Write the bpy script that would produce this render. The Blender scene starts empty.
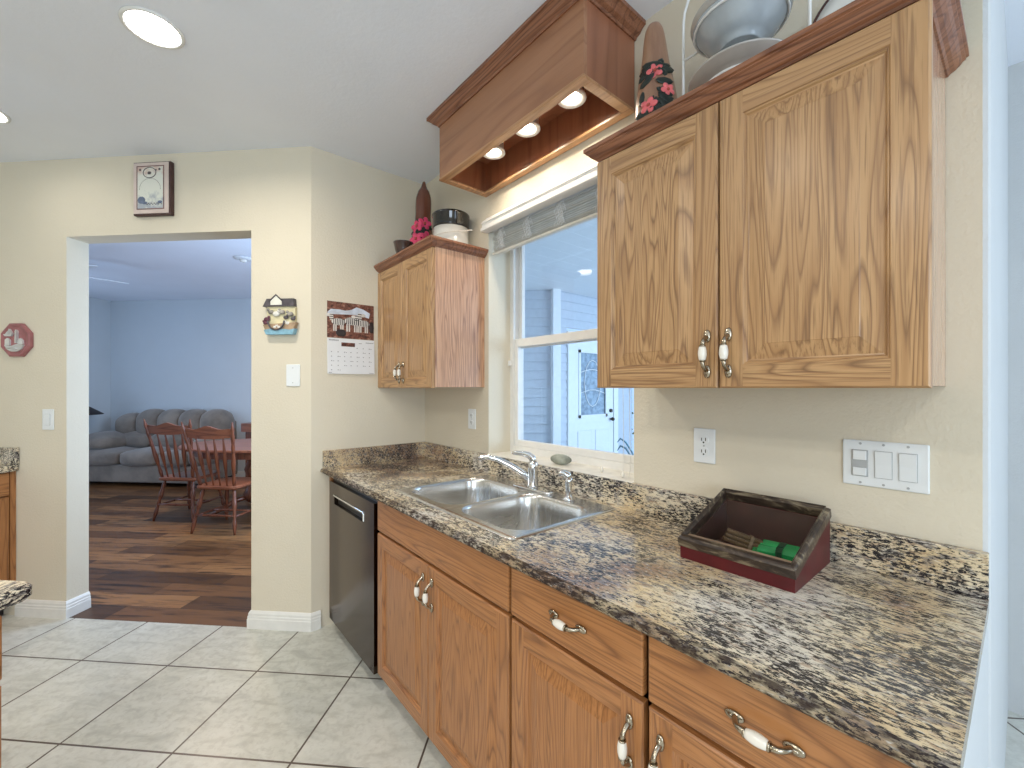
import bpy, bmesh, math, random
from mathutils import Vector, Matrix
random.seed(7)
PI = math.pi
S = bpy.context.scene
COL = S.collection

# ------------------------------------------------------------------ camera
cd = bpy.data.cameras.new('camera')
cam = bpy.data.objects.new('camera', cd); COL.objects.link(cam)
cam.location = (0, 0, 1.375)
cam.rotation_euler = (PI/2, 0, -math.radians(39.9))
cd.sensor_width = 36; cd.lens = 430/1024*36
cd.shift_y = -4/1024 * -1
cd.clip_start = 0.02; cd.clip_end = 100
S.camera = cam
S.view_settings.view_transform = 'Standard'
S.view_settings.look = 'None'
S.view_settings.gamma = 1
S.view_settings.use_curve_mapping = False
S.view_settings.exposure = 0.07
S.cycles.use_denoising = True
S.cycles.max_bounces = 8
S.cycles.sample_clamp_indirect = 6

# ------------------------------------------------------------------ sky
W = bpy.data.worlds.new('sky'); S.world = W; W.use_nodes = True
W.node_tree.nodes['Background'].inputs[0].default_value = (0.42, 0.66, 1.0, 1)
W.node_tree.nodes['Background'].inputs[1].default_value = 1.15

# 45-degree frame: a runs right along the passage wall, b runs away through it
P0 = (0.69, 2.60); Q = math.sqrt(.5); T45 = -PI/4
def T(a, b, z=0.0):
    return Vector((P0[0] + (a+b)*Q, P0[1] + (b-a)*Q, z))

def area(name, loc, target, sx, sy, power, color, spread=PI):
    l = bpy.data.lights.new(name, 'AREA'); l.shape = 'RECTANGLE'; l.size = sx; l.size_y = sy
    l.energy = power; l.color = color; l.spread = spread
    o = bpy.data.objects.new(name, l); COL.objects.link(o); o.location = loc
    o.rotation_euler = (Vector(target)-Vector(loc)).to_track_quat('-Z', 'Y').to_euler()
    return o
def disk(name, loc, power, color, size=.16, spread=PI):
    l = bpy.data.lights.new(name, 'AREA'); l.shape = 'DISK'; l.size = size
    l.energy = power; l.color = color; l.spread = spread
    o = bpy.data.objects.new(name, l); COL.objects.link(o); o.location = loc
    return o
WARM = (1.0, .86, .68); COOL = (.62, .80, 1.0); NEUT = (1.0, .91, .775)
CEIL = 2.745
CANS = [(0.002, 2.132), (-0.650, 3.312)]
for (x, y), pw in zip(CANS, (11, .8)):
    disk('ceiling_lamp_light', (x, y, CEIL-.035), pw, NEUT, .15, 2.9)
for x, y, pw in [(-.85, .95, 7), (-1.9, .6, 27), (-1.5, -.9, 27), (-.6, -2.0, 7)]:      # unseen ceiling lamps added for fill, no fixtures; first follows the cabinet's shadow
    disk('ceiling_lamp_light', (x, y, CEIL-.01), pw, NEUT, .16, 2.9)
area('daylight_nook_window', (1.6, -3.12, 1.55), (1.2, 0, 1.9), 2.2, 1.7, 46, (.74, .87, 1.0))
area('rear_daylight_fill', (-2.2, -3.12, 1.55), (-.9, 0, 1.9), 1.8, 1.5, 62, (.78, .89, 1.0))  # added fill as from an unseen window, aimed up to lift the ceiling
area('daylight_dining_window', T(-5.45, 1.7, 1.45), T(-1.5, 2.9, 1.2), 1.6, 1.9, 34, (.48, .68, 1.0))
area('daylight_dining_side_window', T(-.16, 1.75, 1.45), T(-4.5, 2.7, 1.2), 1.7, 1.5, 92, (.50, .70, 1.0))
disk('dining_lamp_light', T(-2.05, 1.75, 2.55), 20, (1.0, .78, .58), .2)
area('daylight_porch', (5.2, -.9, 1.9), (3.9, 4.0, 1.3), 3.0, 2.4, 185, (.54, .75, 1.0))

# ------------------------------------------------------------------ materials
MATS = {}
def newmat(name):
    m = bpy.data.materials.new(name); m.use_nodes = True
    nt = m.node_tree; b = nt.nodes['Principled BSDF']
    MATS[name] = m
    return m, nt, b
def N(nt, t, **kw):
    n = nt.nodes.new(t)
    for k, v in kw.items():
        if k.startswith('i_'):
            n.inputs[k[2:].replace('_', ' ')].default_value = v
        else: setattr(n, k, v)
    return n
def L(nt, a, b): nt.links.new(a, b)
def math_n(nt, op, a, b=None, clamp=False):
    n = nt.nodes.new('ShaderNodeMath'); n.operation = op; n.use_clamp = clamp
    for i, v in enumerate((a, b)):
        if v is None: continue
        if isinstance(v, (int, float)): n.inputs[i].default_value = v
        else: nt.links.new(v, n.inputs[i])
    return n.outputs[0]
def ramp(nt, fac, stops, interp='LINEAR'):
    r = nt.nodes.new('ShaderNodeValToRGB'); r.color_ramp.interpolation = interp
    el = r.color_ramp.elements
    while len(el) < len(stops): el.new(.5)
    for e, (p, c) in zip(el, stops):
        e.position = p; e.color = (*c, 1) if len(c) == 3 else c
    nt.links.new(fac, r.inputs[0]); return r.outputs[0]
def mix(nt, fac, a, b, mode='MIX'):
    n = nt.nodes.new('ShaderNodeMix'); n.data_type = 'RGBA'; n.blend_type = mode
    def put(sock, v):
        if isinstance(v, (tuple, list)): sock.default_value = (*v, 1) if len(v) == 3 else v
        elif isinstance(v, (int, float)): sock.default_value = v
        else: nt.links.new(v, sock)
    put(n.inputs[0], fac); put(n.inputs[6], a); put(n.inputs[7], b)
    return n.outputs[2]
def coords(nt, scale=(1, 1, 1), rot=(0, 0, 0), rnd=0.0, kind='Object'):
    tc = nt.nodes.new('ShaderNodeTexCoord'); out = tc.outputs[kind]
    if rnd:
        oi = nt.nodes.new('ShaderNodeObjectInfo')
        m = nt.nodes.new('ShaderNodeVectorMath'); m.operation = 'ADD'
        mm = math_n(nt, 'MULTIPLY', oi.outputs['Random'], rnd)
        cx = nt.nodes.new('ShaderNodeCombineXYZ')
        for i in range(3): nt.links.new(mm, cx.inputs[i])
        nt.links.new(out, m.inputs[0]); nt.links.new(cx.outputs[0], m.inputs[1]); out = m.outputs[0]
    mp = nt.nodes.new('ShaderNodeMapping')
    mp.inputs['Scale'].default_value = scale; mp.inputs['Rotation'].default_value = rot
    nt.links.new(out, mp.inputs[0]); return mp.outputs[0]
def noise(nt, vec, scale, detail=2, rough=.5, dist=0.0):
    n = nt.nodes.new('ShaderNodeTexNoise')
    n.inputs['Scale'].default_value = scale; n.inputs['Detail'].default_value = detail
    n.inputs['Roughness'].default_value = rough; n.inputs['Distortion'].default_value = dist
    nt.links.new(vec, n.inputs['Vector']); return n.outputs['Fac']
def bump(nt, bsdf, h, strength=.2, dist=.01):
    n = nt.nodes.new('ShaderNodeBump'); n.inputs['Strength'].default_value = strength
    n.inputs['Distance'].default_value = dist
    nt.links.new(h, n.inputs['Height']); nt.links.new(n.outputs[0], bsdf.inputs['Normal'])

def plain(name, col, rough=.5, metal=0.0, coat=0.0, var=0.0):
    m, nt, b = newmat(name)
    b.inputs['Base Color'].default_value = (*col, 1)
    b.inputs['Roughness'].default_value = rough; b.inputs['Metallic'].default_value = metal
    b.inputs['Coat Weight'].default_value = coat
    n = noise(nt, coords(nt, rnd=5), 18, 3)
    d = tuple(c*(1-var) for c in col); l = tuple(min(1, c*(1+var)) for c in col)
    L(nt, ramp(nt, n, [(.35, d), (.65, l)]), b.inputs['Base Color'])
    return m
def emit(name, col, s):
    m, nt, b = newmat(name)
    b.inputs['Base Color'].default_value = (1, 1, 1, 1)
    b.inputs['Emission Color'].default_value = (*col, 1); b.inputs['Emission Strength'].default_value = s
    return m
def oak(name, axis, light, mid, dark, rings=19, pore=.6, contrast=1.0, cross=8.0):
    m, nt, b = newmat(name)
    ax = 'XYZ'.index(axis)
    sc = [cross]*3; sc[ax] = cross*.085
    v = coords(nt, tuple(sc), rnd=9)
    n1 = noise(nt, v, 1.0, 2, .45, .25)
    f = math_n(nt, 'FRACT', math_n(nt, 'MULTIPLY', n1, rings*1.6))
    soft = tuple(.7*a+.3*b_ for a, b_ in zip(dark, mid))
    grain = ramp(nt, f, [(0, soft), (.13, mid), (.45, light), (.80, light), (1, soft)])
    sp = [260.0]*3; sp[ax] = 7.0
    n2 = noise(nt, coords(nt, tuple(sp), rnd=9), 1.0, 2, .6)
    c = mix(nt, math_n(nt, 'MULTIPLY', ramp(nt, n2, [(.50, (0, 0, 0)), (.66, (1, 1, 1))]), pore), grain, dark)
    sv = [30.0]*3; sv[ax] = 1.2
    n3 = noise(nt, coords(nt, tuple(sv), rnd=9), 1.0, 3, .5)
    c2 = mix(nt, ramp(nt, n3, [(.35, (.0,)*3), (.7, (.55,)*3)]), c, mid)
    L(nt, c2, b.inputs['Base Color'])
    b.inputs['Roughness'].default_value = .38
    b.inputs['Coat Weight'].default_value = .25; b.inputs['Coat Roughness'].default_value = .22
    bump(nt, b, n2, .06, .002)
    return m
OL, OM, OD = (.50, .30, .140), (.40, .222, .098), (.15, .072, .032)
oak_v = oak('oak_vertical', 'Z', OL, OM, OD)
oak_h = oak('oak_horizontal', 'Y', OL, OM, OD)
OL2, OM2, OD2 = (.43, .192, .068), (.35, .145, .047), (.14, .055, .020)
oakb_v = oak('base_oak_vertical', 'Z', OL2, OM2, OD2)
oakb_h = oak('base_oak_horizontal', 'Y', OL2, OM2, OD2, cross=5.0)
oak_side = oak('oak_veneer_side', 'Z', (.62, .37, .23), (.52, .29, .17), (.20, .09, .055), rings=12, pore=.65, cross=9)
oak_side.node_tree.nodes['Principled BSDF'].inputs['Coat Weight'].default_value = 1
oak_side.node_tree.nodes['Principled BSDF'].inputs['Coat Roughness'].default_value = .12
crown_m = oak('stained_crown_oak', 'Y', (.31, .130, .066), (.24, .092, .044), (.075, .022, .012), rings=9)
crown_x = oak('stained_crown_oak_return', 'X', (.27, .11, .06), (.2, .075, .04), (.09, .028, .015), rings=6)
box_m = oak('light_box_veneer', 'Y', (.42, .205, .105), (.37, .175, .088), (.28, .12, .06), rings=3, pore=.25)
box_x = oak('light_box_veneer_end', 'Z', (.36, .145, .075), (.31, .12, .06), (.22, .08, .04), rings=3, pore=.25)
lip_m = oak('light_box_lip_oak', 'Y', (.56, .32, .165), (.48, .26, .12), (.28, .13, .06), rings=4)
cherry = oak('cherry_furniture', 'Z', (.21, .064, .027), (.155, .045, .019), (.06, .015, .008), rings=5, pore=.3)
cherry_top = oak('cherry_table_top', 'X', (.29, .10, .048), (.23, .075, .036), (.11, .03, .015), rings=5, pore=.3)
for mm in (cherry, cherry_top): mm.node_tree.nodes['Principled BSDF'].inputs['Roughness'].default_value = .36
dark_void = plain('cabinet_interior_dark', (.03, .018, .012), .8, var=.2)

def wall_mat(name, col, bs=.25, sc=90):
    m, nt, b = newmat(name)
    v = coords(nt)
    n = noise(nt, v, 3, 3)
    L(nt, ramp(nt, n, [(.3, tuple(c*.97 for c in col)), (.7, col)]), b.inputs['Base Color'])
    b.inputs['Roughness'].default_value = .75
    h = noise(nt, v, sc, 4, .6)
    bump(nt, b, h, bs, .006)
    return m
wall_m = wall_mat('beige_orange_peel_paint', (.735, .675, .545), .30)
blue_wall_m = wall_mat('dining_wall_paint', (.62, .66, .68), .15)
ceil_m = wall_mat('ceiling_knockdown_paint', (.84, .88, .95), .22, 60)  # blue tint stands in for cool daylight on a white ceiling
nook_m = wall_mat('daylight_tinted_nook_paint', (.58, .60, .61), .3)  # cool cast of the daylight, and a cut to its glare, put in the paint
white_m = plain('white_trim_paint', (.80, .80, .77), .4, var=.03)
vinyl_m = plain('white_vinyl', (.82, .82, .80), .35, var=.02)
sill_m = plain('sill_marble', (.80, .77, .69), .35, var=.08)
plate_m = plain('switch_plate_plastic', (.80, .84, .86), .3, var=.01)
plate_d = plain('switch_gap_grey', (.42, .44, .45), .5, var=.05)
slot_m = plain('outlet_slot_black', (.02, .02, .02), .6)

def tile_mat():
    m, nt, b = newmat('floor_tile_ceramic')
    v = coords(nt)
    br = nt.nodes.new('ShaderNodeTexBrick'); L(nt, v, br.inputs['Vector'])
    br.offset = 0; br.squash = 1
    br.inputs['Scale'].default_value = 1; br.inputs['Brick Width'].default_value = .47
    br.inputs['Row Height'].default_value = .47; br.inputs['Mortar Size'].default_value = .0042
    br.inputs['Mortar Smooth'].default_value = .1; br.inputs['Bias'].default_value = 0
    br.inputs['Color1'].default_value = (0, 0, 0, 1); br.inputs['Color2'].default_value = (1, 1, 1, 1)
    n1 = noise(nt, coords(nt, (6, 14, 6), (0, 0, .5)), 1.0, 6, .62, .8)
    n2 = noise(nt, v, 34, 5, .65, .4)
    base = ramp(nt, n1, [(.30, (.47, .475, .43)), (.5, (.61, .615, .56)), (.72, (.68, .685, .635))])
    base = mix(nt, ramp(nt, n2, [(.34, (.55,)*3), (.52, (0,)*3)]), base, (.45, .445, .40))
    tone = mix(nt, .07, base, br.outputs['Color'], 'OVERLAY')
    c = mix(nt, br.outputs['Fac'], tone, (.10, .075, .06))
    L(nt, c, b.inputs['Base Color'])
    b.inputs['Roughness'].default_value = .32
    h = math_n(nt, 'SUBTRACT', math_n(nt, 'MULTIPLY', n2, .25), br.outputs['Fac'])
    bump(nt, b, h, .3, .004)
    return m
tile_m = tile_mat()
def plank_mat():
    m, nt, b = newmat('dark_plank_flooring')
    v = coords(nt)
    br = nt.nodes.new('ShaderNodeTexBrick'); L(nt, v, br.inputs['Vector'])
    br.offset = .37; br.offset_frequency = 2
    br.inputs['Scale'].default_value = 1; br.inputs['Brick Width'].default_value = .95
    br.inputs['Row Height'].default_value = .16; br.inputs['Mortar Size'].default_value = .0015
    br.inputs['Bias'].default_value = 0
    br.inputs['Color1'].default_value = (0, 0, 0, 1); br.inputs['Color2'].default_value = (1, 1, 1, 1)
    tone = ramp(nt, br.outputs['Color'], [(0, (.065, .027, .009)), (.5, (.17, .075, .027)), (1, (.33, .16, .06))])
    n = noise(nt, coords(nt, (2.2, 22, 5)), 1.0, 5, .65, .5)
    c = mix(nt, ramp(nt, n, [(.34, (.95,)*3), (.50, (.0,)*3)]), tone, (.022, .009, .005))
    c = mix(nt, br.outputs['Fac'], c, (.02, .01, .006))
    L(nt, c, b.inputs['Base Color']); b.inputs['Roughness'].default_value = .38
    bump(nt, b, n, .15, .003)
    return m
plank_m = plank_mat()
def granite_mat(name, rotz, edge=False):
    m, nt, b = newmat(name)
    v = coords(nt, (1, .34, 1), (0, 0, rotz))
    vi = coords(nt)
    zone = noise(nt, vi, 2.3, 3, .55, .6)
    zone2 = noise(nt, coords(nt, (1.3, .7, 1), (0, 0, rotz)), 4.5, 4, .65, 1.0)
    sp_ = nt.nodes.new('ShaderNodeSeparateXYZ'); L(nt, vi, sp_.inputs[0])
    band = math_n(nt, 'MULTIPLY', math_n(nt, 'SUBTRACT', sp_.outputs[1], 2.0), .26, True)  # stone browns toward the back corner; part of the corner's dimness is painted in
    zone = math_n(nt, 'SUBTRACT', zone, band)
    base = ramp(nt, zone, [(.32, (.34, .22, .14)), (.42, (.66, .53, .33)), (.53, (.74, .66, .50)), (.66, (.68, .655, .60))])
    grey = noise(nt, v, 58, 5, .68, .4)
    c = mix(nt, ramp(nt, grey, [(.50, (0,)*3), (.60, (.85,)*3)]), base, (.20, .19, .195))
    tan = noise(nt, v, 95, 3, .6)
    c = mix(nt, ramp(nt, tan, [(.54, (0,)*3), (.66, (.6,)*3)]), c, (.33, .20, .12))
    fl = noise(nt, v, 180, 6, .74, .3)
    veins = math_n(nt, 'MULTIPLY', math_n(nt, 'SUBTRACT', zone2, .5), .42 if not edge else .2)
    th = math_n(nt, 'ADD', fl, veins)
    c = mix(nt, ramp(nt, th, [(.500, (0,)*3), (.540, (1,)*3)]), c, (.026, .024, .028))
    wv = noise(nt, v, 210, 2, .5)
    c = mix(nt, ramp(nt, wv, [(.62, (0,)*3), (.70, (.7,)*3)]), c, (.76, .72, .62))
    if edge: c = mix(nt, ramp(nt, tan, [(.40, (.92,)*3), (.62, (.25,)*3)]), c, (.032, .017, .011))
    L(nt, c, b.inputs['Base Color'])
    b.inputs['Roughness'].default_value = .5 if edge else .14
    if edge: bump(nt, b, fl, .6, .006)
    b.inputs['Specular IOR Level'].default_value = .15 if edge else .5
    return m
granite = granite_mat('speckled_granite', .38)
granite_edge = granite_mat('rough_granite_edge', .38, True)

def metal_mat(name, col, rough, aniso=0, stretch=None):
    m, nt, b = newmat(name)
    b.inputs['Base Color'].default_value = (*col, 1); b.inputs['Metallic'].default_value = 1
    n = noise(nt, coords(nt, stretch or (3, 160, 3)), 1.0, 3)
    L(nt, ramp(nt, n, [(.3, (rough*.8,)*3), (.7, (rough*1.2,)*3)]), b.inputs['Roughness'])
    return m
steel = metal_mat('brushed_stainless', (.66, .65, .63), .24)
chrome = metal_mat('chrome', (.82, .84, .86), .06)
pewter = metal_mat('antique_nickel', (.40, .345, .265), .2)
ceramic = plain('white_ceramic', (.82, .79, .72), .15, coat=.5, var=.02)
dw_m, nt_, b_ = newmat('black_stainless_front')
b_.inputs['Base Color'].default_value = (.092, .066, .050, 1); b_.inputs['Metallic'].default_value = 1.0
L(nt_, ramp(nt_, noise(nt_, coords(nt_, (2, 120, 1.5)), 1, 3), [(.3, (.15,)*3), (.7, (.20,)*3)]), b_.inputs['Roughness'])
black_m = plain('black_plastic', (.012, .012, .013), .3, var=.1)
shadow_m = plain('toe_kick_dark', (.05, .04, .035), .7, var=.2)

def glass_mat(name, tint=(1, 1, 1), ior=1.55):
    m = bpy.data.materials.new(name); m.use_nodes = True; nt = m.node_tree
    nt.nodes.remove(nt.nodes['Principled BSDF'])
    out = nt.nodes['Material Output']
    t = nt.nodes.new('ShaderNodeBsdfTransparent'); t.inputs[0].default_value = (*tint, 1)
    g = nt.nodes.new('ShaderNodeBsdfGlossy'); g.inputs['Roughness'].default_value = .0
    fr = nt.nodes.new('ShaderNodeFresnel'); fr.inputs[0].default_value = ior
    s = nt.nodes.new('ShaderNodeMixShader')
    geo = nt.nodes.new('ShaderNodeNewGeometry')
    fac = math_n(nt, 'MULTIPLY', fr.outputs[0], math_n(nt, 'SUBTRACT', 1.0, geo.outputs['Backfacing']))
    nt.links.new(fac, s.inputs[0]); nt.links.new(t.outputs[0], s.inputs[1]); nt.links.new(g.outputs[0], s.inputs[2])
    nt.links.new(s.outputs[0], out.inputs[0]); MATS[name] = m
    return m
glass = glass_mat('window_glass')
box_glass = glass_mat('box_lid_glass', (.96, .97, .96), 1.25)
lamp_hot = emit('downlight_bulb', (1.0, .93, .80), 22)
can_hot = emit('ceiling_lamp_lens', (1.0, .97, .90), 15)

# ------------------------------------------------------------------ mesh helpers
class MB:
    def __init__(s): s.bm = bmesh.new(); s.mi = 0
    def face(s, vs, mi=None, smooth=False):
        try: f = s.bm.faces.new(vs)
        except ValueError: return None
        f.material_index = s.mi if mi is None else mi; f.smooth = smooth
        return f
    def v(s, p): return s.bm.verts.new(p)
    def box(s, x0, x1, y0, y1, z0, z1, mi=None, bev=0.0, seg=2):
        vs = [s.v((x, y, z)) for z in (z0, z1) for y in (y0, y1) for x in (x0, x1)]
        fs = [s.face([vs[i] for i in q], mi) for q in ((0, 2, 3, 1), (4, 5, 7, 6), (0, 1, 5, 4), (1, 3, 7, 5), (3, 2, 6, 7), (2, 0, 4, 6))]
        if bev:
            es = list({e for f in fs for e in f.edges})
            bmesh.ops.bevel(s.bm, geom=es, offset=bev, segments=seg, affect='EDGES', profile=.5)
        return s
    def prism(s, pts, axis, h0, h1, mi=None):
        # pts 2-D polygon; axis is the extrusion axis
        def P(p, h):
            return {'X': (h, p[0], p[1]), 'Y': (p[0], h, p[1]), 'Z': (p[0], p[1], h)}[axis]
        a = [s.v(P(p, h0)) for p in pts]; b = [s.v(P(p, h1)) for p in pts]; n = len(pts)
        s.face(a[::-1], mi); s.face(b, mi)
        for i in range(n): s.face([a[i], a[(i+1) % n], b[(i+1) % n], b[i]], mi)
        return s
    def loft(s, rings, mi=None, cap0=True, cap1=True, smooth=True, closed=True):
        R = [[s.v(p) for p in r] for r in rings]; n = len(R[0])
        for a, b in zip(R, R[1:]):
            for i in range(n if closed else n-1):
                s.face([a[i], a[(i+1) % n], b[(i+1) % n], b[i]], mi, smooth)
        if cap0: s.face(R[0][::-1], mi)
        if cap1: s.face(R[-1], mi)
        return s
    def lathe(s, prof, c=(0, 0, 0), n=24, mi=None, cap0=True, cap1=True, sx=1, sy=1):
        rings = [[(c[0]+r*sx*math.cos(2*PI*i/n), c[1]+r*sy*math.sin(2*PI*i/n), c[2]+z) for i in range(n)] for r, z in prof]
        return s.loft(rings, mi, cap0, cap1)
    def tube(s, pts, rad, n=10, mi=None, cap=True, flat=1.0):
        pts = [Vector(p) for p in pts]
        if not isinstance(rad, (list, tuple)): rad = [rad]*len(pts)
        rings = []; up = None
        for i, p in enumerate(pts):
            t = (pts[min(i+1, len(pts)-1)] - pts[max(i-1, 0)]).normalized()
            if up is None:
                up = Vector((0, 0, 1)) if abs(t.z) < .9 else Vector((1, 0, 0))
            u = t.cross(up).normalized(); w = u.cross(t).normalized(); up = w
            rings.append([tuple(p + (u*math.cos(2*PI*k/n) + w*math.sin(2*PI*k/n)*flat)*rad[i]) for k in range(n)])
        return s.loft(rings, mi, cap, cap)
    def ball(s, c, r, mi=None, n=14, m=8, sc=(1, 1, 1), rot=None):
        rings = []
        for j in range(1, m):
            th = PI*j/m
            ring = []
            for i in range(n):
                p = Vector((r*sc[0]*math.sin(th)*math.cos(2*PI*i/n), r*sc[1]*math.sin(th)*math.sin(2*PI*i/n), -r*sc[2]*math.cos(th)))
                if rot: p = rot @ p
                ring.append(tuple(p + Vector(c)))
            rings.append(ring)
        return s.loft(rings, mi)
    def mould(s, path, prof, side=1, mi=None, closed=False):
        n = len(path); P = [Vector((p[0], p[1], 0)) for p in path]; rings = []
        for i in range(n):
            ns = []
            for a, b in ((i-1, i), (i, i+1)):
                if closed: a %= n; b %= n
                if 0 <= a and b < n:
                    d = (P[b]-P[a]).normalized(); ns.append(Vector((-d.y, d.x, 0))*side)
            m = ns[0] if len(ns) == 1 else (ns[0]+ns[1])/(1+ns[0].dot(ns[1]))
            rings.append([(P[i].x+m.x*o, P[i].y+m.y*o, z) for o, z in prof])
        if closed: rings.append(rings[0])
        return s.loft(rings, mi, not closed, not closed, smooth=False)
    def build(s, name, mats, parent=None, loc=(0, 0, 0), rot=None, smooth=None):
        bmesh.ops.remove_doubles(s.bm, verts=s.bm.verts, dist=1e-6)
        bmesh.ops.recalc_face_normals(s.bm, faces=s.bm.faces)
        me = bpy.data.meshes.new(name); s.bm.to_mesh(me); s.bm.free()
        for m in (mats if isinstance(mats, (list, tuple)) else [mats]): me.materials.append(m)
        if smooth is not None:
            for p in me.polygons: p.use_smooth = smooth
        return link(name, me, parent, loc, rot)
def link(name, me, parent=None, loc=(0, 0, 0), rot=None):
    o = bpy.data.objects.new(name, me); COL.objects.link(o)
    o.location = loc
    if rot: o.rotation_euler = rot
    if parent: o.parent = parent
    return o
def thing(name, label, cat, loc=(0, 0, 0), rotz=0.0, group=None):
    o = bpy.data.objects.new(name, None); COL.objects.link(o)
    o.empty_display_size = .1; o.location = loc; o.rotation_euler = (0, 0, rotz)
    return tag(o, label, cat, group)
def tag(o, label, cat, group=None):
    o['label'] = label; o['category'] = cat
    if group: o['group'] = group
    return o
def struct(o, label=None):
    o['kind'] = 'structure'
    if label: o['label'] = label
    return o
def smooth_angle(o, ang=40):
    me = o.data
    for p in me.polygons: p.use_smooth = True
    bm = bmesh.new(); bm.from_mesh(me)
    for e in bm.edges:
        e.smooth = not (len(e.link_faces) == 2 and e.calc_face_angle(0) > math.radians(ang))
    bm.to_mesh(me); bm.free()
    return o
def arc(c, r, a0, a1, n):
    return [(c[0]+r*math.cos(a0+(a1-a0)*i/n), c[1]+r*math.sin(a0+(a1-a0)*i/n)) for i in range(n+1)]
def rrect(x0, x1, y0, y1, r, n=6):
    if not isinstance(r, (list, tuple)): r = [r]*4
    p = []
    for (cx, cy, a, q) in ((x1, y1, 0, 0), (x0, y1, PI/2, 1), (x0, y0, PI, 2), (x1, y0, 1.5*PI, 3)):
        rr = r[q]
        c = (cx - rr*(1 if cx == x1 else -1), cy - rr*(1 if cy == y1 else -1))
        p += arc(c, rr, a, a+PI/2, n)
    return p

# ------------------------------------------------------------------ the setting
XW = 1.412      # window wall face
YB = 2.605      # calendar wall face
YE = 0.05       # near end of the window wall
# kitchen floor, laid on the 45-degree grid
gi = Vector((.0574, 2.727, 0))
m = MB()
def toloc(p):   # world -> tile frame
    d = Vector((p[0], p[1], 0)) - gi
    return ((d.x-d.y)*Q, (d.x+d.y)*Q)
poly = [(2.8, .2), (1.5, .2), (1.5, 2.7), (.74, 2.65)] + [tuple(T(0, .0)[:2]), tuple(T(-2.6, .0)[:2])] + [(-4.2, 3.2), (-4.2, -3.3), (2.8, -3.3)]
m.prism([toloc(p) for p in poly], 'Z', -.05, 0)
struct(m.build('floor', tile_m, loc=gi, rot=(0, 0, T45)), 'pale square ceramic floor tiles laid diagonally with dark grout')
m = MB(); m.box(-5.7, 0, 0, 4.0, -.05, 0)
struct(m.build('floor_dining', plank_m, loc=T(0, 0), rot=(0, 0, T45)), 'dark brown plank floor beyond the passage')
m = MB(); m.prism([(2.9, .2), (1.5, .2), (1.5, 2.7), (.74, 2.70)] + [tuple(T(0, .05)[:2]), tuple(T(-2.6, .05)[:2])] + [(-4.3, 3.2), (-4.3, -3.3), (2.9, -3.3)], 'Z', CEIL, CEIL+.06)
struct(m.build('ceiling', ceil_m), 'white textured kitchen ceiling')
m = MB(); m.box(-5.7, 0, .06, 4.0, CEIL, CEIL+.06)
struct(m.build('ceiling_dining', ceil_m, loc=T(0, 0), rot=(0, 0, T45)), 'ceiling of the room beyond the passage')

# window wall with its opening
WY0, WY1, WZ0, WZ1 = .962, 1.888, 1.005, 2.262
XO = 1.66
m = MB()
m.box(XW, XO, YE+.012, WY0, 0, CEIL); m.box(XW, XO, WY1, YB+.12, 0, CEIL)
m.box(XW, XO, WY0, WY1, 0, WZ0-.0); m.box(XW, XO, WY0, WY1, WZ1, CEIL)
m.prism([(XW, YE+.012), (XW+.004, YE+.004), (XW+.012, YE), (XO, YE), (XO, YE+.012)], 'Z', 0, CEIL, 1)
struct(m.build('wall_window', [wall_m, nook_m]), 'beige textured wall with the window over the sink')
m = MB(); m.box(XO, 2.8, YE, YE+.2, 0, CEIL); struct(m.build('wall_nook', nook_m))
m = MB(); m.prism([(.69, 2.60), (XW, YB), (XW, YB+.12), (.80, YB+.12)], 'Z', 0, CEIL)
struct(m.build('wall_back', wall_m), 'narrow beige wall behind the calendar')
OA0, OA1, OH = -1.534, -.36, 2.28
m = MB()
m.box(OA1, 0, 0, .125, 0, CEIL); m.box(-2.6, OA0, 0, .125, 0, CEIL); m.box(OA0, OA1, 0, .125, OH, CEIL)
struct(m.build('wall_passage', wall_m, loc=T(0, 0), rot=(0, 0, T45)), 'beige wall with the open doorway to the dining room')
m = MB(); m.box(-2.6, -2.48, -2.6, 0, 0, CEIL); struct(m.build('wall_left', wall_m, loc=T(0, 0), rot=(0, 0, T45)))
m = MB(); m.box(-4.3, -4.2, -3.3, 3.2, 0, CEIL); struct(m.build('wall_far_left', wall_m))
m = MB()
for x0, x1, z0, z1 in ((-4.3, -3.2, 0, CEIL), (-1.2, .2, 0, CEIL), (2.4, 2.9, 0, CEIL), (-3.2, -1.2, 0, .75), (-3.2, -1.2, 2.3, CEIL), (.2, 2.4, 0, .65), (.2, 2.4, 2.42, CEIL)):
    m.box(x0, x1, -3.3, -3.2, z0, z1)
struct(m.build('wall_rear', wall_m))
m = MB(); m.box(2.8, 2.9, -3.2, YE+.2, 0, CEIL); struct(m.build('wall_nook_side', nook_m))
# dining room shell
m = MB(); m.box(-5.7, 0, 3.86, 3.98, 0, CEIL); struct(m.build('wall_dining_back', blue_wall_m, loc=T(0, 0), rot=(0, 0, T45)), 'bluish wall behind the sofa')
m = MB(); m.box(-5.68, -5.55, .12, 3.86, 0, CEIL); struct(m.build('wall_dining_left', blue_wall_m, loc=T(0, 0), rot=(0, 0, T45)))
m = MB(); m.box(-.12, 0, .125, 3.86, 0, CEIL); struct(m.build('wall_dining_right', blue_wall_m, loc=T(0, 0), rot=(0, 0, T45)))
m = MB(); m.box(-5.68, -2.6, 0, .12, 0, CEIL); struct(m.build('wall_dining_front', blue_wall_m, loc=T(0, 0), rot=(0, 0, T45)))

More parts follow.
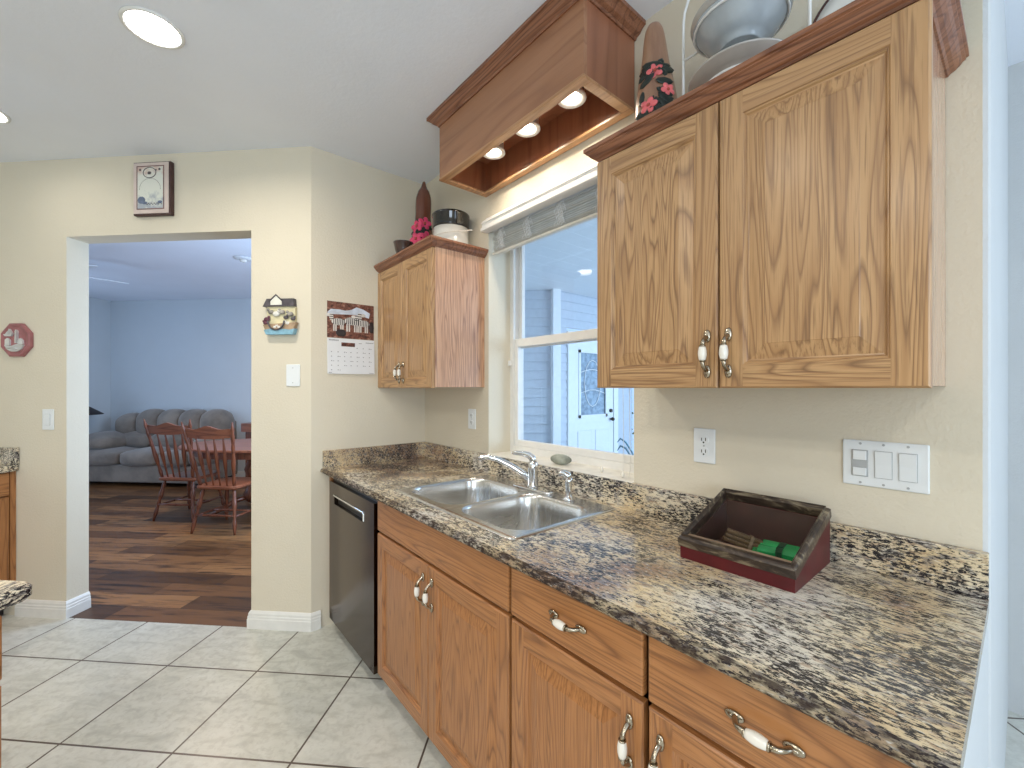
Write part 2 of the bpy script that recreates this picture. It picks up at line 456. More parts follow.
# baseboards
BP = [(0, 0), (.016, 0), (.016, .055), (.014, .058), (.014, .070), (.011, .074), (.011, .086), (.006, .096), (.003, .1), (0, .1)]
def base(name, path):
    m = MB(); m.mould(path, BP, side=-1)
    struct(m.build(name, white_m, loc=T(0, 0), rot=(0, 0, T45)), 'white moulded baseboard')
base('baseboard_left', [(-1.86, 0), (OA0, 0), (OA0, .125)])
base('baseboard_right', [(OA1, .125), (OA1, 0), (0, 0), (.035, .035)])
m = MB(); m.box(-5.5, -.12, 3.845, 3.86, 0, .1); struct(m.build('baseboard_dining', white_m, loc=T(0, 0), rot=(0, 0, T45)))

# ------------------------------------------------------------------ window
win = bpy.data.objects.new('window_1', None); COL.objects.link(win); struct(win, 'white single-hung window over the sink')
fx0, fx1 = 1.565, 1.64
m = MB()
fb = 1.045
m.box(fx0, fx1, WY0, WY0+.03, WZ0, WZ1); m.box(fx0, fx1, WY1-.03, WY1, WZ0, WZ1)
m.box(fx0, fx1, WY0+.03, WY1-.03, WZ0, WZ0+.045); m.box(fx0, fx1, WY0+.03, WY1-.03, WZ1-.04, WZ1)
m.build('window_frame', vinyl_m, win)
MR = 1.62
def sash(x0, x1, z0, z1, bot, top, side):
    m = MB(); ya, yb = WY0+.03, WY1-.03
    m.box(x0, x1, ya, ya+side, z0, z1, bev=.003); m.box(x0, x1, yb-side, yb, z0, z1, bev=.003)
    m.box(x0, x1, ya+side, yb-side, z0, z0+bot, bev=.003); m.box(x0, x1, ya+side, yb-side, z1-top, z1, bev=.003)
    o = m.build('sash', vinyl_m, win)
    g = MB(); g.box((x0+x1)/2-.002, (x0+x1)/2+.002, ya+side-.004, yb-side+.004, z0+bot-.004, z1-top+.004)
    g.build('pane', glass, o)
sash(1.572, 1.598, WZ0+.045, MR+.03, .035, .045, .028)
sash(1.604, 1.630, MR-.02, WZ1-.04, .045, .03, .026)
m = MB(); m.box(1.545, 1.565, 1.868, 1.886, 1.50, 1.53, bev=.003); m.box(1.55, 1.57, 1.87, 1.88, 1.515, 1.521)
m.build('latch', vinyl_m, win)
m = MB()
m.box(XW+.001, 1.565, WY0, WY1, WZ0, WZ0+.010); m.box(XW-.014, XW+.001, WY0-.0, WY1+.0, WZ0-.016, WZ0+.010, bev=.004)
m.build('window_sill', sill_m, win)

# blind with its valance
bl = thing('window_blind', 'white mini blind pulled up under its moulded valance above the sink window', 'blind', (0, 0, 0))
VP = [(0, 2.222), (.040, 2.222), (.046, 2.226), (.046, 2.240), (.036, 2.246), (.036, 2.262), (.042, 2.268), (.030, 2.284), (.014, 2.294), (.010, 2.302), (0, 2.302)]
m = MB(); m.mould([(XW-.0005, WY0-.02), (XW-.0005, WY1+.012)], VP, 1); m.build('valance', vinyl_m, bl)
m = MB(); m.box(1.425, 1.452, WY0+.012, WY1-.01, 2.232, 2.258, bev=.002); m.build('head_rail', vinyl_m, bl)
blind_m = plain('blind_slat_ivory', (.74, .72, .65), .45, var=.05)
m = MB()
for i in range(11):
    z = 2.222 - i*.0105; y = .004*math.sin(i*1.9); tilt = .004+.003*math.sin(i*2.3)
    xs = 1.425+.003*math.sin(i*1.3)
    m.prism([(xs, z+tilt*.2), (xs+.0135, z+.0022), (xs+.027, z-tilt*.3), (xs+.027, z-tilt*.3-.0012), (xs+.0135, z+.001), (xs, z+tilt*.2-.0009)], 'Y', WY0+.014+abs(y), WY1-.012-abs(y))
m.build('slat', blind_m, bl)['kind'] = 'stuff'
m = MB(); m.box(1.426, 1.452, WY0+.013, WY1-.012, 2.100, 2.113, bev=.003); m.build('bottom_rail', blind_m, bl)
for y in (1.79, 1.58, 1.36, 1.12):
    m = MB()
    for k in range(7):
        pts = []
        for j in range(9):
            a = j/8
            pts.append((1.420-.004*math.sin(a*9+k), y+.022*math.sin(a*11+k*1.7)+.005*(k-3), 2.225-.11*a))
        m.tube(pts, .0016, 5)
    m.build('ladder_cord', vinyl_m, bl)
for y, yy in ((1.035, 1.10), (1.005, .985)):
    m = MB(); m.tube([(1.44, y, 2.1), (1.445, y+.002, 1.5), (1.45, y, 1.05), (1.455, y+.01, 1.018)], .0012, 6); m.build('pull_cord', vinyl_m, bl)
for y, x in ((1.165, 1.475), (1.045, 1.455)):
    m = MB(); m.lathe([(.002, 0), (.006, .003), (.008, .014), (.005, .022), (.002, .026)], (x, y, WZ0+.010), 12); m.build('cord_tassel', ceramic, bl)

# ------------------------------------------------------------------ porch seen through the window
siding_m = plain('skylight_tinted_siding', (.56, .60, .66), .5, var=.03)  # white siding with the blue of the skylight put into its colour
ptrim_m = plain('porch_white_trim', (.82, .83, .84), .45, var=.02)
def siding(name, length, height, holes, loc, rot, label):
    m = MB(); h = .114; z = 0; n = int(height/h)+1
    for i in range(n):
        z0, z1 = i*h, min((i+1)*h, height)
        if z1 <= z0: break
        segs = [(0, length)]
        for (hx0, hx1, hz) in holes:
            if z0 < hz-.02:
                ns = []
                for a, b in segs:
                    if hx0 > a: ns.append((a, min(b, hx0)))
                    if hx1 < b: ns.append((max(a, hx1), b))
                segs = ns
        for a, b in segs:
            m.prism([(-.022, z0), (-.022, z0+.006), (-.006, z1), (.01, z1), (.01, z0)], 'X', a, b)
    return struct(m.build(name, siding_m, loc=loc, rot=rot), label)
PH = 2.63
siding('wall_porch', 1.20, PH, [], T(.22, 3.2), (0, 0, T45), 'lap siding with a bluish skylight tint, facing the window')
siding('wall_porch_door', 1.66, PH, [(.21, 1.28, 2.13)], (3.95, 3.87, 0), (0, 0, 0), 'lap siding with a bluish skylight tint, beside the porch door')
m = MB(); m.box(-.055, .055, -.055, .03, 0, PH, bev=.006)
struct(m.build('trim_1', ptrim_m, loc=(3.945, 3.855, 0), rot=(0, 0, T45/2)), 'white corner trim of the siding')
m = MB(); m.prism([(1.66, .25), (7.5, .25), (7.5, 5.0), (3.0, 6.0), (1.66, 3.4)], 'Z', PH, PH+.05)
for i in range(24):
    y = .35+i*.2
    m.box(1.7, 7.4, y, y+.004, PH-.0008, PH)
struct(m.build('ceiling_porch', ptrim_m))
m = MB(); m.prism([(1.66, .25), (9.5, .25), (9.5, 5.0), (3.0, 6.0), (1.66, 3.4)], 'Z', -.08, 0)
struct(m.build('floor_porch', plain('porch_concrete', (.5, .5, .48), .8, var=.1)))
d = thing('porch_door', 'white panelled porch door with a leaded glass light, seen through the window', 'door', (4.16, 3.85, 0))
m = MB(); m.box(0, .07, -.02, .06, 0, 2.12); m.box(.97, 1.07, -.02, .06, 0, 2.12); m.box(.07, .97, -.02, .06, 2.05, 2.12)
m.build('door_frame', ptrim_m, d)
m = MB(); w0, w1 = .075, .965
m.box(w0, w0+.16, -.005, .04, .01, 2.045); m.box(w1-.16, w1, -.005, .04, .01, 2.045)
m.box(w0+.16, w1-.16, -.005, .04, .01, .99); m.box(w0+.16, w1-.16, -.005, .04, 1.86, 2.045)
for a, b in ((w0+.12, .48), (.56, w1-.12)): m.box(a, b, -.016, 0, .18, .80, bev=.012)
m.build('door_leaf', ptrim_m, d)
m = MB()
m.box(w0+.14, w1-.14, -.016, -.004, .97, 1.01); m.box(w0+.14, w1-.14, -.016, -.004, 1.85, 1.89)
m.box(w0+.14, w0+.18, -.016, -.004, .97, 1.89); m.box(w1-.18, w1-.14, -.016, -.004, .97, 1.89)
m.build('light_frame', ptrim_m, d)
m = MB(); m.box(w0+.16, w1-.16, .012, .02, .99, 1.86); m.build('door_glass', plain('etched_door_glass', (.30, .38, .46), .12, var=.25), d)
m = MB()
for k in range(2):
    m.tube([(w0+.18+.0*k, .006, 1.30+.28*k)]+[(w0+.18+t*.53, .006, 1.30+.28*k+.05*math.sin(t*PI)) for t in (.2, .4, .6, .8, 1)], .006, 6)
m.tube([(.52+.17*math.cos(t*PI/8), .006, 1.44+.32*math.sin(t*PI/8)) for t in range(17)], .006, 6)
m.build('leading', ptrim_m, d)
m = MB(); m.ball((.90, -.05, .93), .028); m.tube([(.90, -.04, .93), (.90, 0, .93)], .012); m.tube([(.90, -.03, 1.05), (.90, 0, 1.05)], .026, 12)
m.build('door_knob', plain('dark_bronze', (.04, .035, .03), .3, .8), d)
m = MB(); m.box(5.62, 5.72, 3.7, 3.80, 0, PH); struct(m.build('trim_2', ptrim_m), 'white porch post right of the door')
# white railing end, garden ornament and shrub beyond the porch
m = MB(); m.box(-.03, .03, -.03, .03, 0, 1.12, bev=.012); m.box(-.034, .034, -.034, .034, 1.12, 1.15, bev=.01)
for z in (.55, .75, .95): m.tube([(-.035, 0, z), (-.028, 0, z)], .012, 8)
tag(m.build('railing_post', ptrim_m, None, (3.19, 4.25, 0)), 'short white railing post in front of the siding outside', 'post')
gm = plain('weathered_metal', (.16, .30, .38), .35, .5, var=.2)
or_ = thing('garden_ornament', 'curved blue metal garden ornament outside in front of the porch door', 'ornament', (2.85, 1.93, 0))
m = MB(); m.tube([(0, 0, 0), (.0, 0, .6), (.02, -.01, .86)], .008); m.lathe([(.09, 0), (.09, .015), (.02, .03)], (0, 0, 0), 16); m.build('stake', gm, or_)
for k in range(2):
    m = MB(); m.tube([(.02, -.01, .84-.06*k), (-.03, .03, .95-.05*k), (-.09, .08, 1.03-.05*k), (-.15, .12, 1.06-.06*k), (-.19, .14, 1.03-.07*k)], [.012, .022, .026, .018, .004], 10, flat=.4)
    m.build('leaf', gm, or_)
or_.scale = (.6, .6, .93)
leaf_m = plain('shrub_leaf', (.05, .13, .05), .5, var=.5)
sh = thing('shrub', 'dark green shrub beyond the porch post outside', 'shrub', (7.1, 4.3, -.02))
m = MB()
for i in range(260):
    th = random.uniform(0, 2*PI); zz = random.uniform(.1, 2.3); r = .55*math.sqrt(random.random())
    c = Vector((r*math.cos(th), r*math.sin(th), zz)); dd = Vector((random.uniform(-1, 1), random.uniform(-1, 1), random.uniform(-.3, 1))).normalized()*.11
    s = dd.cross(Vector((0, 0, 1))).normalized()*.035
    vs = [m.v(c), m.v(c+dd*.5+s), m.v(c+dd), m.v(c+dd*.5-s)]; m.face(vs)
m.build('foliage', leaf_m, sh)
m = MB()
for i in range(6): m.tube([(0, 0, 0), (.15*math.cos(i), .15*math.sin(i), 1.0), (.3*math.cos(i), .3*math.sin(i), 2.1)], [.02, .012, .004], 6)
m.build('stem', plain('shrub_bark', (.12, .08, .05), .8, var=.2), sh)
# ------------------------------------------------------------------ cabinet fronts
def door_mesh(w, h, mats, t=.02, fw=.056, slope=.034):
    m = MB()
    def ring(i, x): return [m.v((x, i, i)), m.v((x, w-i, i)), m.v((x, w-i, h-i)), m.v((x, i, h-i))]
    def band(a, b, mi=None):
        for k in range(4): m.face([a[k], a[(k+1) % 4], b[(k+1) % 4], b[k]], (1 if k in (0, 2) else 0) if mi is None else mi)
    r0 = ring(0, t); r1 = ring(0, .004); r2 = ring(.004, 0)
    m.face(r0[::-1], 0); band(r0, r1); band(r1, r2)
    e = .004
    def q(y0, y1, z0, z1, mi): m.face([m.v((0, y0, z0)), m.v((0, y1, z0)), m.v((0, y1, z1)), m.v((0, y0, z1))], mi)
    q(e, fw, e, h-e, 0); q(w-fw, w-e, e, h-e, 0); q(fw, w-fw, e, fw, 1); q(fw, w-fw, h-fw, h-e, 1)
    prof = [(fw, 0), (fw+.003, .0035), (fw+.005, .0035), (fw+.009, .009), (fw+.012, .0095), (fw+.012+slope*.5, .006), (fw+.012+slope, .0025), (fw+.014+slope, .0015)]
    rs = [ring(i, x) for i, x in prof]
    for k, (a, b) in enumerate(zip(rs, rs[1:])): band(a, b, 0 if k >= 4 else None)
    m.face(rs[-1], 0)
    bmesh.ops.recalc_face_normals(m.bm, faces=m.bm.faces)
    me = bpy.data.meshes.new('door'); m.bm.to_mesh(me); m.bm.free()
    for mm in mats: me.materials.append(mm)
    return me
def slab_mesh(w, h, mats, t=.02):
    m = MB(); m.box(0, t, 0, w, 0, h, mi=0, bev=.004, seg=2)
    bmesh.ops.recalc_face_normals(m.bm, faces=m.bm.faces)
    me = bpy.data.meshes.new('drawer'); m.bm.to_mesh(me); m.bm.free()
    me.materials.append(mats[1]); return me
def handle_mesh():
    m = MB(); Lh = .051
    # leaf-shaped feet lie on the face at x = 0; the bow stands off about 30 mm
    for s in (-1, 1):
        m.ball((-.004, 0, s*(Lh-.006)), .0115, 0, sc=(.5, .82, 1.5))
        m.ball((-.0065, 0, s*(Lh-.006)), .0064, 0, sc=(.9, .8, 1.5))
        m.tube([(-.003, 0, s*(Lh-.008)), (-.011, 0, s*(Lh-.010)), (-.020, 0, s*(Lh-.015)), (-.026, 0, s*(Lh-.021)), (-.029, 0, s*.0185)],
               [.0074, .0058, .0050, .0052, .0064], 10, 0)
        m.lathe([(.0080, -.0018), (.0087, 0), (.0080, .0018)], (-.029, 0, s*.0185), 14, 0)
    m.lathe([(.0070, -.0185), (.0088, -.013), (.0102, -.0055), (.0104, 0), (.0102, .0055), (.0088, .013), (.0070, .0185)], (-.029, 0, 0), 18, 1)
    bmesh.ops.recalc_face_normals(m.bm, faces=m.bm.faces)
    me = bpy.data.meshes.new('handle'); m.bm.to_mesh(me); m.bm.free()
    me.materials.append(pewter); me.materials.append(ceramic); return me
HM = handle_mesh()
def handle(parent, y, z, horiz=False):
    o = link('handle', HM, parent, (.0005, y, z), (PI/2, 0, 0) if horiz else None)
    o['label'] = 'curved nickel pull with a white ceramic grip'; return o
def shell(m, x0, x1, y0, y1, z0, z1, t=.016, mi=0, top=False, face=True):
    m.box(x0, x1, y0, y0+t, z0, z1, mi); m.box(x0, x1, y1-t, y1, z0, z1, mi)
    m.box(x0, x1, y0+t, y1-t, z0, z0+t, mi); m.box(x1-.006, x1, y0+t, y1-t, z0+t, z1, mi)
    if top: m.box(x0, x1, y0+t, y1-t, z1-t, z1, mi)

CROWN = [(0, 2.094), (.004, 2.094), (.008, 2.099), (.015, 2.102), (.022, 2.108), (.027, 2.115), (.032, 2.118), (.032, 2.121), (.037, 2.123), (.037, 2.134), (0, 2.134)]
def upper_cabinet(y0, y1, label, doors, side_mat):
    t = thing('upper_cabinet', label, 'cabinet', (1.08, y0, 1.375))
    w = y1-y0; dx = XW-.001-1.08; Z = lambda z: z-1.375
    m = MB(); e0 = .0115 if label_end else 0; e1 = w-.006 if label_end else w
    m.box(.021, dx, e0, e1, .004, Z(2.122), 0)
    m.build('body', side_mat, t)
    path = [(dx, e0), (.012, e0), (.012, e1), (dx, e1)] if label_end else [(dx, 0), (.012, 0), (.012, w)]
    prof = [(o, Z(z)) for o, z in CROWN]
    m = MB(); m.mould(path, prof, 1, 0)
    m.bm.faces.ensure_lookup_table()
    m.build('crown_moulding', crown_m, t)
    n = len(doors); dw = w/n
    for i, side in enumerate(doors):
        me = door_mesh(dw-.004, .714, (oak_v, oak_h), fw=.056 if dw > .34 else .05, slope=.034 if dw > .34 else .03)
        d = link('door', me, t, (0, i*dw+.002, 0))
        handle(d, .024 if side == 'L' else dw-.028, .086)
    return t
label_end = True
upper_cabinet(.108, .876, 'oak upper wall cabinet with two raised-panel doors, right of the window', ['R', 'L'], oak_side)
label_end = False
upper_cabinet(1.925, 2.603, 'oak upper wall cabinet in the corner left of the window, dark gourd on top', ['R', 'L'], oak_side)

FX = .775
def base_cabinet(y0, y1, label, doors, drawer_handle):
    t = thing('base_cabinet', label, 'cabinet', (FX, y0, 0)); w = y1-y0
    m = MB(); shell(m, .022, .60, 0, w, .09, .8855)
    m.box(.022, .04, 0, .03, .09, .8855); m.box(.022, .04, w-.03, w, .09, .8855); m.box(.022, .04, .03, w-.03, .70, .755); m.box(.022, .04, .03, w-.03, .106, .12)
    m.box(.022, .04, .03, w-.03, .86, .8855)
    m.box(.042, .05, .016, w-.016, .12, .86, 1)
    m.build('body', [oakb_v, dark_void], t)
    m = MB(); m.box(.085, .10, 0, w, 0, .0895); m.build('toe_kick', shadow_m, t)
    me = slab_mesh(w-.008, .142, (oakb_v, oakb_h)); d = link('drawer', me, t, (0, .004, .737))
    if drawer_handle: handle(d, w/2-.008, .072, True)
    else: d['label'] = 'plain false drawer front'
    n = len(doors); dw = (w-.008+.004)/n
    for i, side in enumerate(doors):
        me = door_mesh(dw-.004, .632, (oakb_v, oakb_h), fw=.054, slope=.034)
        d = link('door', me, t, (0, .004+i*dw, .092))
        handle(d, .03 if side == 'L' else dw-.034, .535)
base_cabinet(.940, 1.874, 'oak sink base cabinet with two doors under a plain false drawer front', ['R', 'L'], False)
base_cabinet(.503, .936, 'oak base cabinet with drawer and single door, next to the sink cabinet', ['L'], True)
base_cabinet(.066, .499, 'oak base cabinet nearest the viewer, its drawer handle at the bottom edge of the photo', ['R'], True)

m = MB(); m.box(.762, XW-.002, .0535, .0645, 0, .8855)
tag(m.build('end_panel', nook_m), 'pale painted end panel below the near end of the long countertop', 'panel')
# dishwasher with filler strip
t = thing('dishwasher', 'dark glossy built-in dishwasher with a pocket handle beside the sink cabinet', 'dishwasher', (.770, 1.885, 0))
m = MB(); m.box(.028, .60, 0, .65, .09, .884); m.box(.022, .028, 0, .65, .85, .884); m.build('tub', black_m, t)
m = MB()
hy0, hy1, hz0, hz1 = .135, .565, .735, .785
m.box(0, .026, .012, hy0, .075, .850); m.box(0, .026, hy1, .648, .075, .850)
m.box(0, .026, hy0, hy1, .075, hz0); m.box(0, .026, hy0, hy1, hz1, .850)
m.build('front_panel', dw_m, t)
m = MB(); m.box(.020, .026, hy0, hy1, hz0, hz1); m.build('handle_recess', black_m, t)
m = MB(); m.box(-.006, .004, hy0-.004, hy1+.004, hz1-.006, hz1+.002, bev=.002); m.box(-.003, .018, hy0-.004, hy0+.010, hz0+.004, hz1-.006, bev=.003); m.build('handle_trim', chrome, t)
m = MB(); m.box(.07, .09, .01, .64, .0, .089); m.build('toe_kick', black_m, t)
m = MB(); m.box(.776, 1.38, 2.538, 2.556, .09, .8855); m.box(.85, 1.38, 2.538, 2.556, 0, .09)
tag(m.build('filler_panel', oakb_v), 'narrow oak end panel between the dishwasher and the calendar wall', 'panel')

# ------------------------------------------------------------------ countertop
ct = thing('countertop', 'long speckled granite countertop with sink, running under the window', 'countertop', (0, 0, 0))
m = MB()
x0, x1, y0, y1, zt, zb = .738, XW-.001, .052, YB-.002, .914, .886
sx0, sx1, sy0, sy1 = .848, 1.335, 1.003, 1.808
edge = [(.765, zb), (.750, zb+.001), (.7415, zb+.006), (.7385, zb+.013), (.7405, zb+.020), (.747, zt-.0025), (.757, zt)]
R = []
for y in (y0, y1): R.append([m.v((x, y, z)) for x, z in edge])
for i in range(len(edge)-1): m.face([R[0][i], R[0][i+1], R[1][i+1], R[1][i]], 1, True)
def slab(a, b, c, d):
    m.box(a, b, c, d, zb, zt, 0)
slab(.757, sx0, y0, y1); slab(sx0, x1, y0, sy0); slab(sx0, x1, sy1, y1); slab(sx1, x1, sy0, sy1)
m.face(R[0][::-1]+[m.v((.765, y0, zt))], 1)
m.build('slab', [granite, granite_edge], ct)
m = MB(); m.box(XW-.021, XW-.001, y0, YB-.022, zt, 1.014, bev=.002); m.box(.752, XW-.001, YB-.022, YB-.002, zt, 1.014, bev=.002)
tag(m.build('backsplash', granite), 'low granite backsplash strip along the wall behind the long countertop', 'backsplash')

# ------------------------------------------------------------------ sink
sk = thing('kitchen_sink', 'stainless double bowl drop-in sink below the window', 'sink', (0, 0, 0))
def bowl_loop(x0, x1, y0, y1, r, z): return [(x, y, z) for x, y in rrect(x0, x1, y0, y1, r, 8)]
m = MB()
ZT = .921
o0 = [(x, y, .9142) for x, y in rrect(.832, 1.360, .992, 1.822, .022, 6)]
o1 = [(x, y, .919) for x, y in rrect(.836, 1.356, .996, 1.818, .020, 6)]
o2 = [(x, y, ZT) for x, y in rrect(.845, 1.347, 1.005, 1.809, .018, 6)]
B1 = (.868, 1.262, 1.012, 1.386, [.085, .085, .10, .10]); B2 = (.868, 1.280, 1.404, 1.798, [.085, .085, .10, .10])
rings = [[m.v(p) for p in r] for r in (o0, o1, o2)]
nn = len(o0)
for a, b in zip(rings, rings[1:]):
    for i in range(nn): m.face([a[i], a[(i+1) % nn], b[(i+1) % nn], b[i]], None, True)
edges = []
for i in range(nn):
    e = m.bm.edges.get((rings[-1][i], rings[-1][(i+1) % nn])); edges.append(e)
for B in (B1, B2):
    vs = [m.v(p) for p in bowl_loop(B[0], B[1], B[2], B[3], B[4], ZT)]
    for i in range(len(vs)): edges.append(m.bm.edges.new((vs[i], vs[(i+1) % len(vs)])))
bmesh.ops.triangle_fill(m.bm, use_beauty=True, use_dissolve=False, edges=edges)
m.build('rim', steel, sk)
def bowl(B):
    m = MB(); rings = []
    for ins, z, dr in ((0, ZT, 0), (.004, .917, 0), (.007, .908, 0), (.010, .86, 0), (.018, .77, 0), (.030, .742, -.01), (.055, .731, -.02), (.12, .728, -.04)):
        rings.append(bowl_loop(B[0]+ins, B[1]-ins, B[2]+ins, B[3]-ins, [max(.02, r+dr) for r in B[4]], z))
    m.loft(rings, None, False, True)
    o = m.build('bowl', steel, sk)
    c = ((B[0]+B[1])/2, (B[2]+B[3])/2, .7285)
    m = MB(); m.lathe([(.046, 0), (.046, .002), (.038, .004), (.034, .001), (.012, .001), (.010, .006), (.004, .007)], c, 24)
    m.build('drain', chrome, o)
bowl(B1); bowl(B2)

# ------------------------------------------------------------------ faucet and sprayer
fc = thing('faucet', 'chrome single-lever kitchen faucet behind the sink divider', 'faucet', (1.306, 1.417, ZT))
m = MB()
rr = rrect(-.026, .026, -.125, .125, .026, 8)
m.loft([[(x, y, 0) for x, y in rr], [(x, y, .006) for x, y in rr], [(x*.85, y*.96, .011) for x, y in rr]], smooth=True)
m.build('base_plate', chrome, fc)
m = MB(); m.lathe([(.026, .009), (.025, .02), (.0235, .03), (.0225, .085), (.0235, .095), (.0235, .112), (.020, .122), (.009, .128)], (0, 0, 0), 24); m.build('body', chrome, fc)
m = MB()
sp = [(-.005, .010, .045), (-.035, .040, .075), (-.07, .075, .105), (-.11, .112, .132), (-.145, .145, .144), (-.163, .162, .142), (-.170, .169, .128)]
m.tube(sp, [.015, .0145, .0138, .013, .013, .0135, .014], 14); m.build('spout', chrome, fc)
m = MB()
hd = [(.002, -.002, .118), (0, .004, .140), (-.010, .018, .153), (-.030, .040, .160), (-.050, .060, .162), (-.062, .072, .160)]
m.tube(hd, [.019, .018, .015, .0125, .011, .006], 12, flat=.75); m.build('lever', chrome, fc)
spn = thing('side_sprayer', 'chrome pull-out side sprayer to the right of the faucet', 'sprayer', (1.296, 1.192, ZT))
m = MB(); m.lathe([(.026, 0), (.025, .006), (.019, .012), (.017, .018)], (0, 0, 0), 20); m.build('escutcheon', chrome, spn)
m = MB(); m.lathe([(.014, .014), (.013, .04), (.015, .075), (.016, .09)], (0, 0, 0), 18)
m.tube([(0, 0, .085), (-.003, .004, .100), (-.014, .016, .108), (-.028, .03, .106)], [.0165, .0165, .014, .012], 14); m.build('spray_head', chrome, spn)

# shell on the sill
m = MB(); rings = []
shm = plain('grey_shell', (.30, .32, .27), .6, var=.25)
for j in range(1, 10):
    th = PI*j/10; ring = []
    for i in range(36):
        a = 2*PI*i/36; k = 1+.13*math.cos(a*11)*math.sin(th)
        ring.append((.030*k*math.sin(th)*math.cos(a), .052*k*math.sin(th)*math.sin(a), .024-.024*math.cos(th)))
    rings.append(ring)
m.loft(rings); tag(m.build('sea_shell', shm, None, (1.475, 1.405, WZ0+.0102), (0, 0, .15)), 'grey-green ribbed oval shell lying on the window sill', 'shell')

# ------------------------------------------------------------------ light box above the window
lb = thing('light_box', 'stained wood light box with three downlights below the ceiling over the sink', 'light fixture', (0, 0, 0))
bx0, bx1, by0, by1, bz0, bz1 = 1.115, XW-.004, .957, 1.905, 2.435, CEIL-.001
m = MB(); m.box(bx0, bx0+.018, by0, by1, bz0, bz1, 0); m.build('front_board', box_m, lb)
for y in (by0, by1-.018):
    m = MB(); m.box(bx0+.018, bx1, y, y+.018, bz0, bz1); m.build('end_board', box_x, lb)
m = MB(); m.box(bx0+.018, bx1, by0+.018, by1-.018, bz0+.16, bz0+.178); m.box(bx1-.012, bx1, by0+.018, by1-.018, bz0, bz0+.16); m.build('inner_board', box_x, lb)
m = MB(); lw = .034
m.box(bx0-.003, bx0+lw, by0-.003, by1+.003, bz0-.012, bz0, bev=.002); m.box(bx1-lw, bx1, by0-.003, by1+.003, bz0-.012, bz0, bev=.002)
m.box(bx0+lw, bx1-lw, by0-.003, by0+lw, bz0-.012, bz0, bev=.002); m.box(bx0+lw, bx1-lw, by1-lw, by1+.003, bz0-.012, bz0, bev=.002)
m.build('bottom_lip', lip_m, lb)
CP = [(0, 2.695), (.006, 2.695), (.010, 2.703), (.024, 2.710), (.034, 2.722), (.042, 2.728), (.048, 2.730), (.048, CEIL-.001), (0, CEIL-.001)]
m = MB(); m.mould([(XW-.002, by0), (bx0, by0), (bx0, by1), (XW-.002, by1)], CP, 1); m.build('crown_moulding', crown_m, lb)
ringm = plain('white_baffle', (.88, .87, .84), .4, var=.02)
for y in (1.145, 1.405, 1.650):
    m = MB()
    m.lathe([(.050, .085), (.050, .012), (.057, .008), (.058, .0), (.050, -.004), (.040, .002), (.036, .02), (.034, .03)], (1.262, y, 2.508), 28, 0, True, False)
    m.lathe([(.027, .026), (.025, .020), (.012, .015)], (1.262, y, 2.508), 24, 1)
    m.build('downlight', [ringm, lamp_hot], lb)
    disk('downlight_light', (1.262, y, 2.498), 1.1, WARM, .06, 2.4)

# ------------------------------------------------------------------ ceiling lamps
for (x, y), lab in zip(CANS, ('round recessed ceiling light above the kitchen floor', 'round recessed ceiling light cut by the left edge of the photo')):
    t = thing('recessed_light', lab, 'ceiling light', (x, y, CEIL-.0005))
    m = MB(); m.lathe([(.098, 0), (.098, -.004), (.088, -.008), (.082, -.004), (.082, -.001)], (0, 0, 0), 40); m.build('trim_ring', white_m, t)
    m = MB(); m.lathe([(.081, -.002), (.079, -.006), (.05, -.010)], (0, 0, 0), 40); m.build('lens', can_hot, t)

# ------------------------------------------------------------------ electrical plates on the window wall (face -X)
def plate(m, w, h, t=.006): m.box(-t, 0, -w/2, w/2, -h/2, h/2, 0, bev=.003)
def outlet(y, z, label):
    t = thing('wall_outlet', label, 'outlet', (XW-.0005, y, z))
    m = MB(); plate(m, .073, .115); m.build('cover_plate', plate_m, t)
    for s in (1, -1):
        c = s*.0195
        m = MB(); m.prism([(c_*.0165, max(-.0135, min(.0135, s_*.0165))+c) for c_, s_ in [(math.cos(2*PI*i/24), math.sin(2*PI*i/24)) for i in range(24)]], 'X', -.0085, -.0055)
        o = m.build('socket', plate_m, t)
        m = MB(); m.box(-.0092, -.0082, -.0078, -.0054, c-.003, c+.008); m.box(-.0092, -.0082, .0054, .0078, c-.003, c+.007); m.tube([(-.0092, 0, c-.008), (-.0082, 0, c-.008)], .0028, 8)
        m.build('slot', slot_m, o)
    m = MB(); m.tube([(-.0055, 0, 0), (-.0072, 0, 0)], .0028, 10); m.build('screw', plate_d, t)
outlet(.687, 1.183, 'white duplex outlet on the wall right of the window, above the wooden box')
outlet(2.043, 1.197, 'white outlet in the corner left of the window')
t = thing('switch_plate', 'wide white triple switch plate on the wall under the right cabinet', 'switch', (XW-.0005, .2295, 1.1815))
m = MB(); plate(m, .167, .117); m.build('cover_plate', plate_m, t)
m = MB(); m.box(-.0085, -.0055, .030, .064, -.034, .034, bev=.001); m.build('rocker', plate_d, t)
for z0, z1 in ((.008, .032), (-.032, -.012)):
    m = MB(); m.box(-.012, -.008, .033, .061, z0, z1, bev=.0015); m.build('button', plate_m, t)
for y in (0, -.046):
    m = MB(); m.box(-.0075, -.0055, y-.0172, y+.0172, -.0345, .0345, 0); o = m.build('rocker_frame', plate_d, t)
    m = MB(); m.prism([(-.0095, -.033), (-.0095, 0), (-.0125, .033), (-.007, .033), (-.007, -.033)], 'Y', y-.0158, y+.0158); m.build('rocker', plate_m, t)
for y in (.046, 0, -.046):
    for z in (.050, -.050):
        m = MB(); m.tube([(-.005, y, z), (-.0068, y, z)], .003, 10); m.build('screw', plate_d, t)
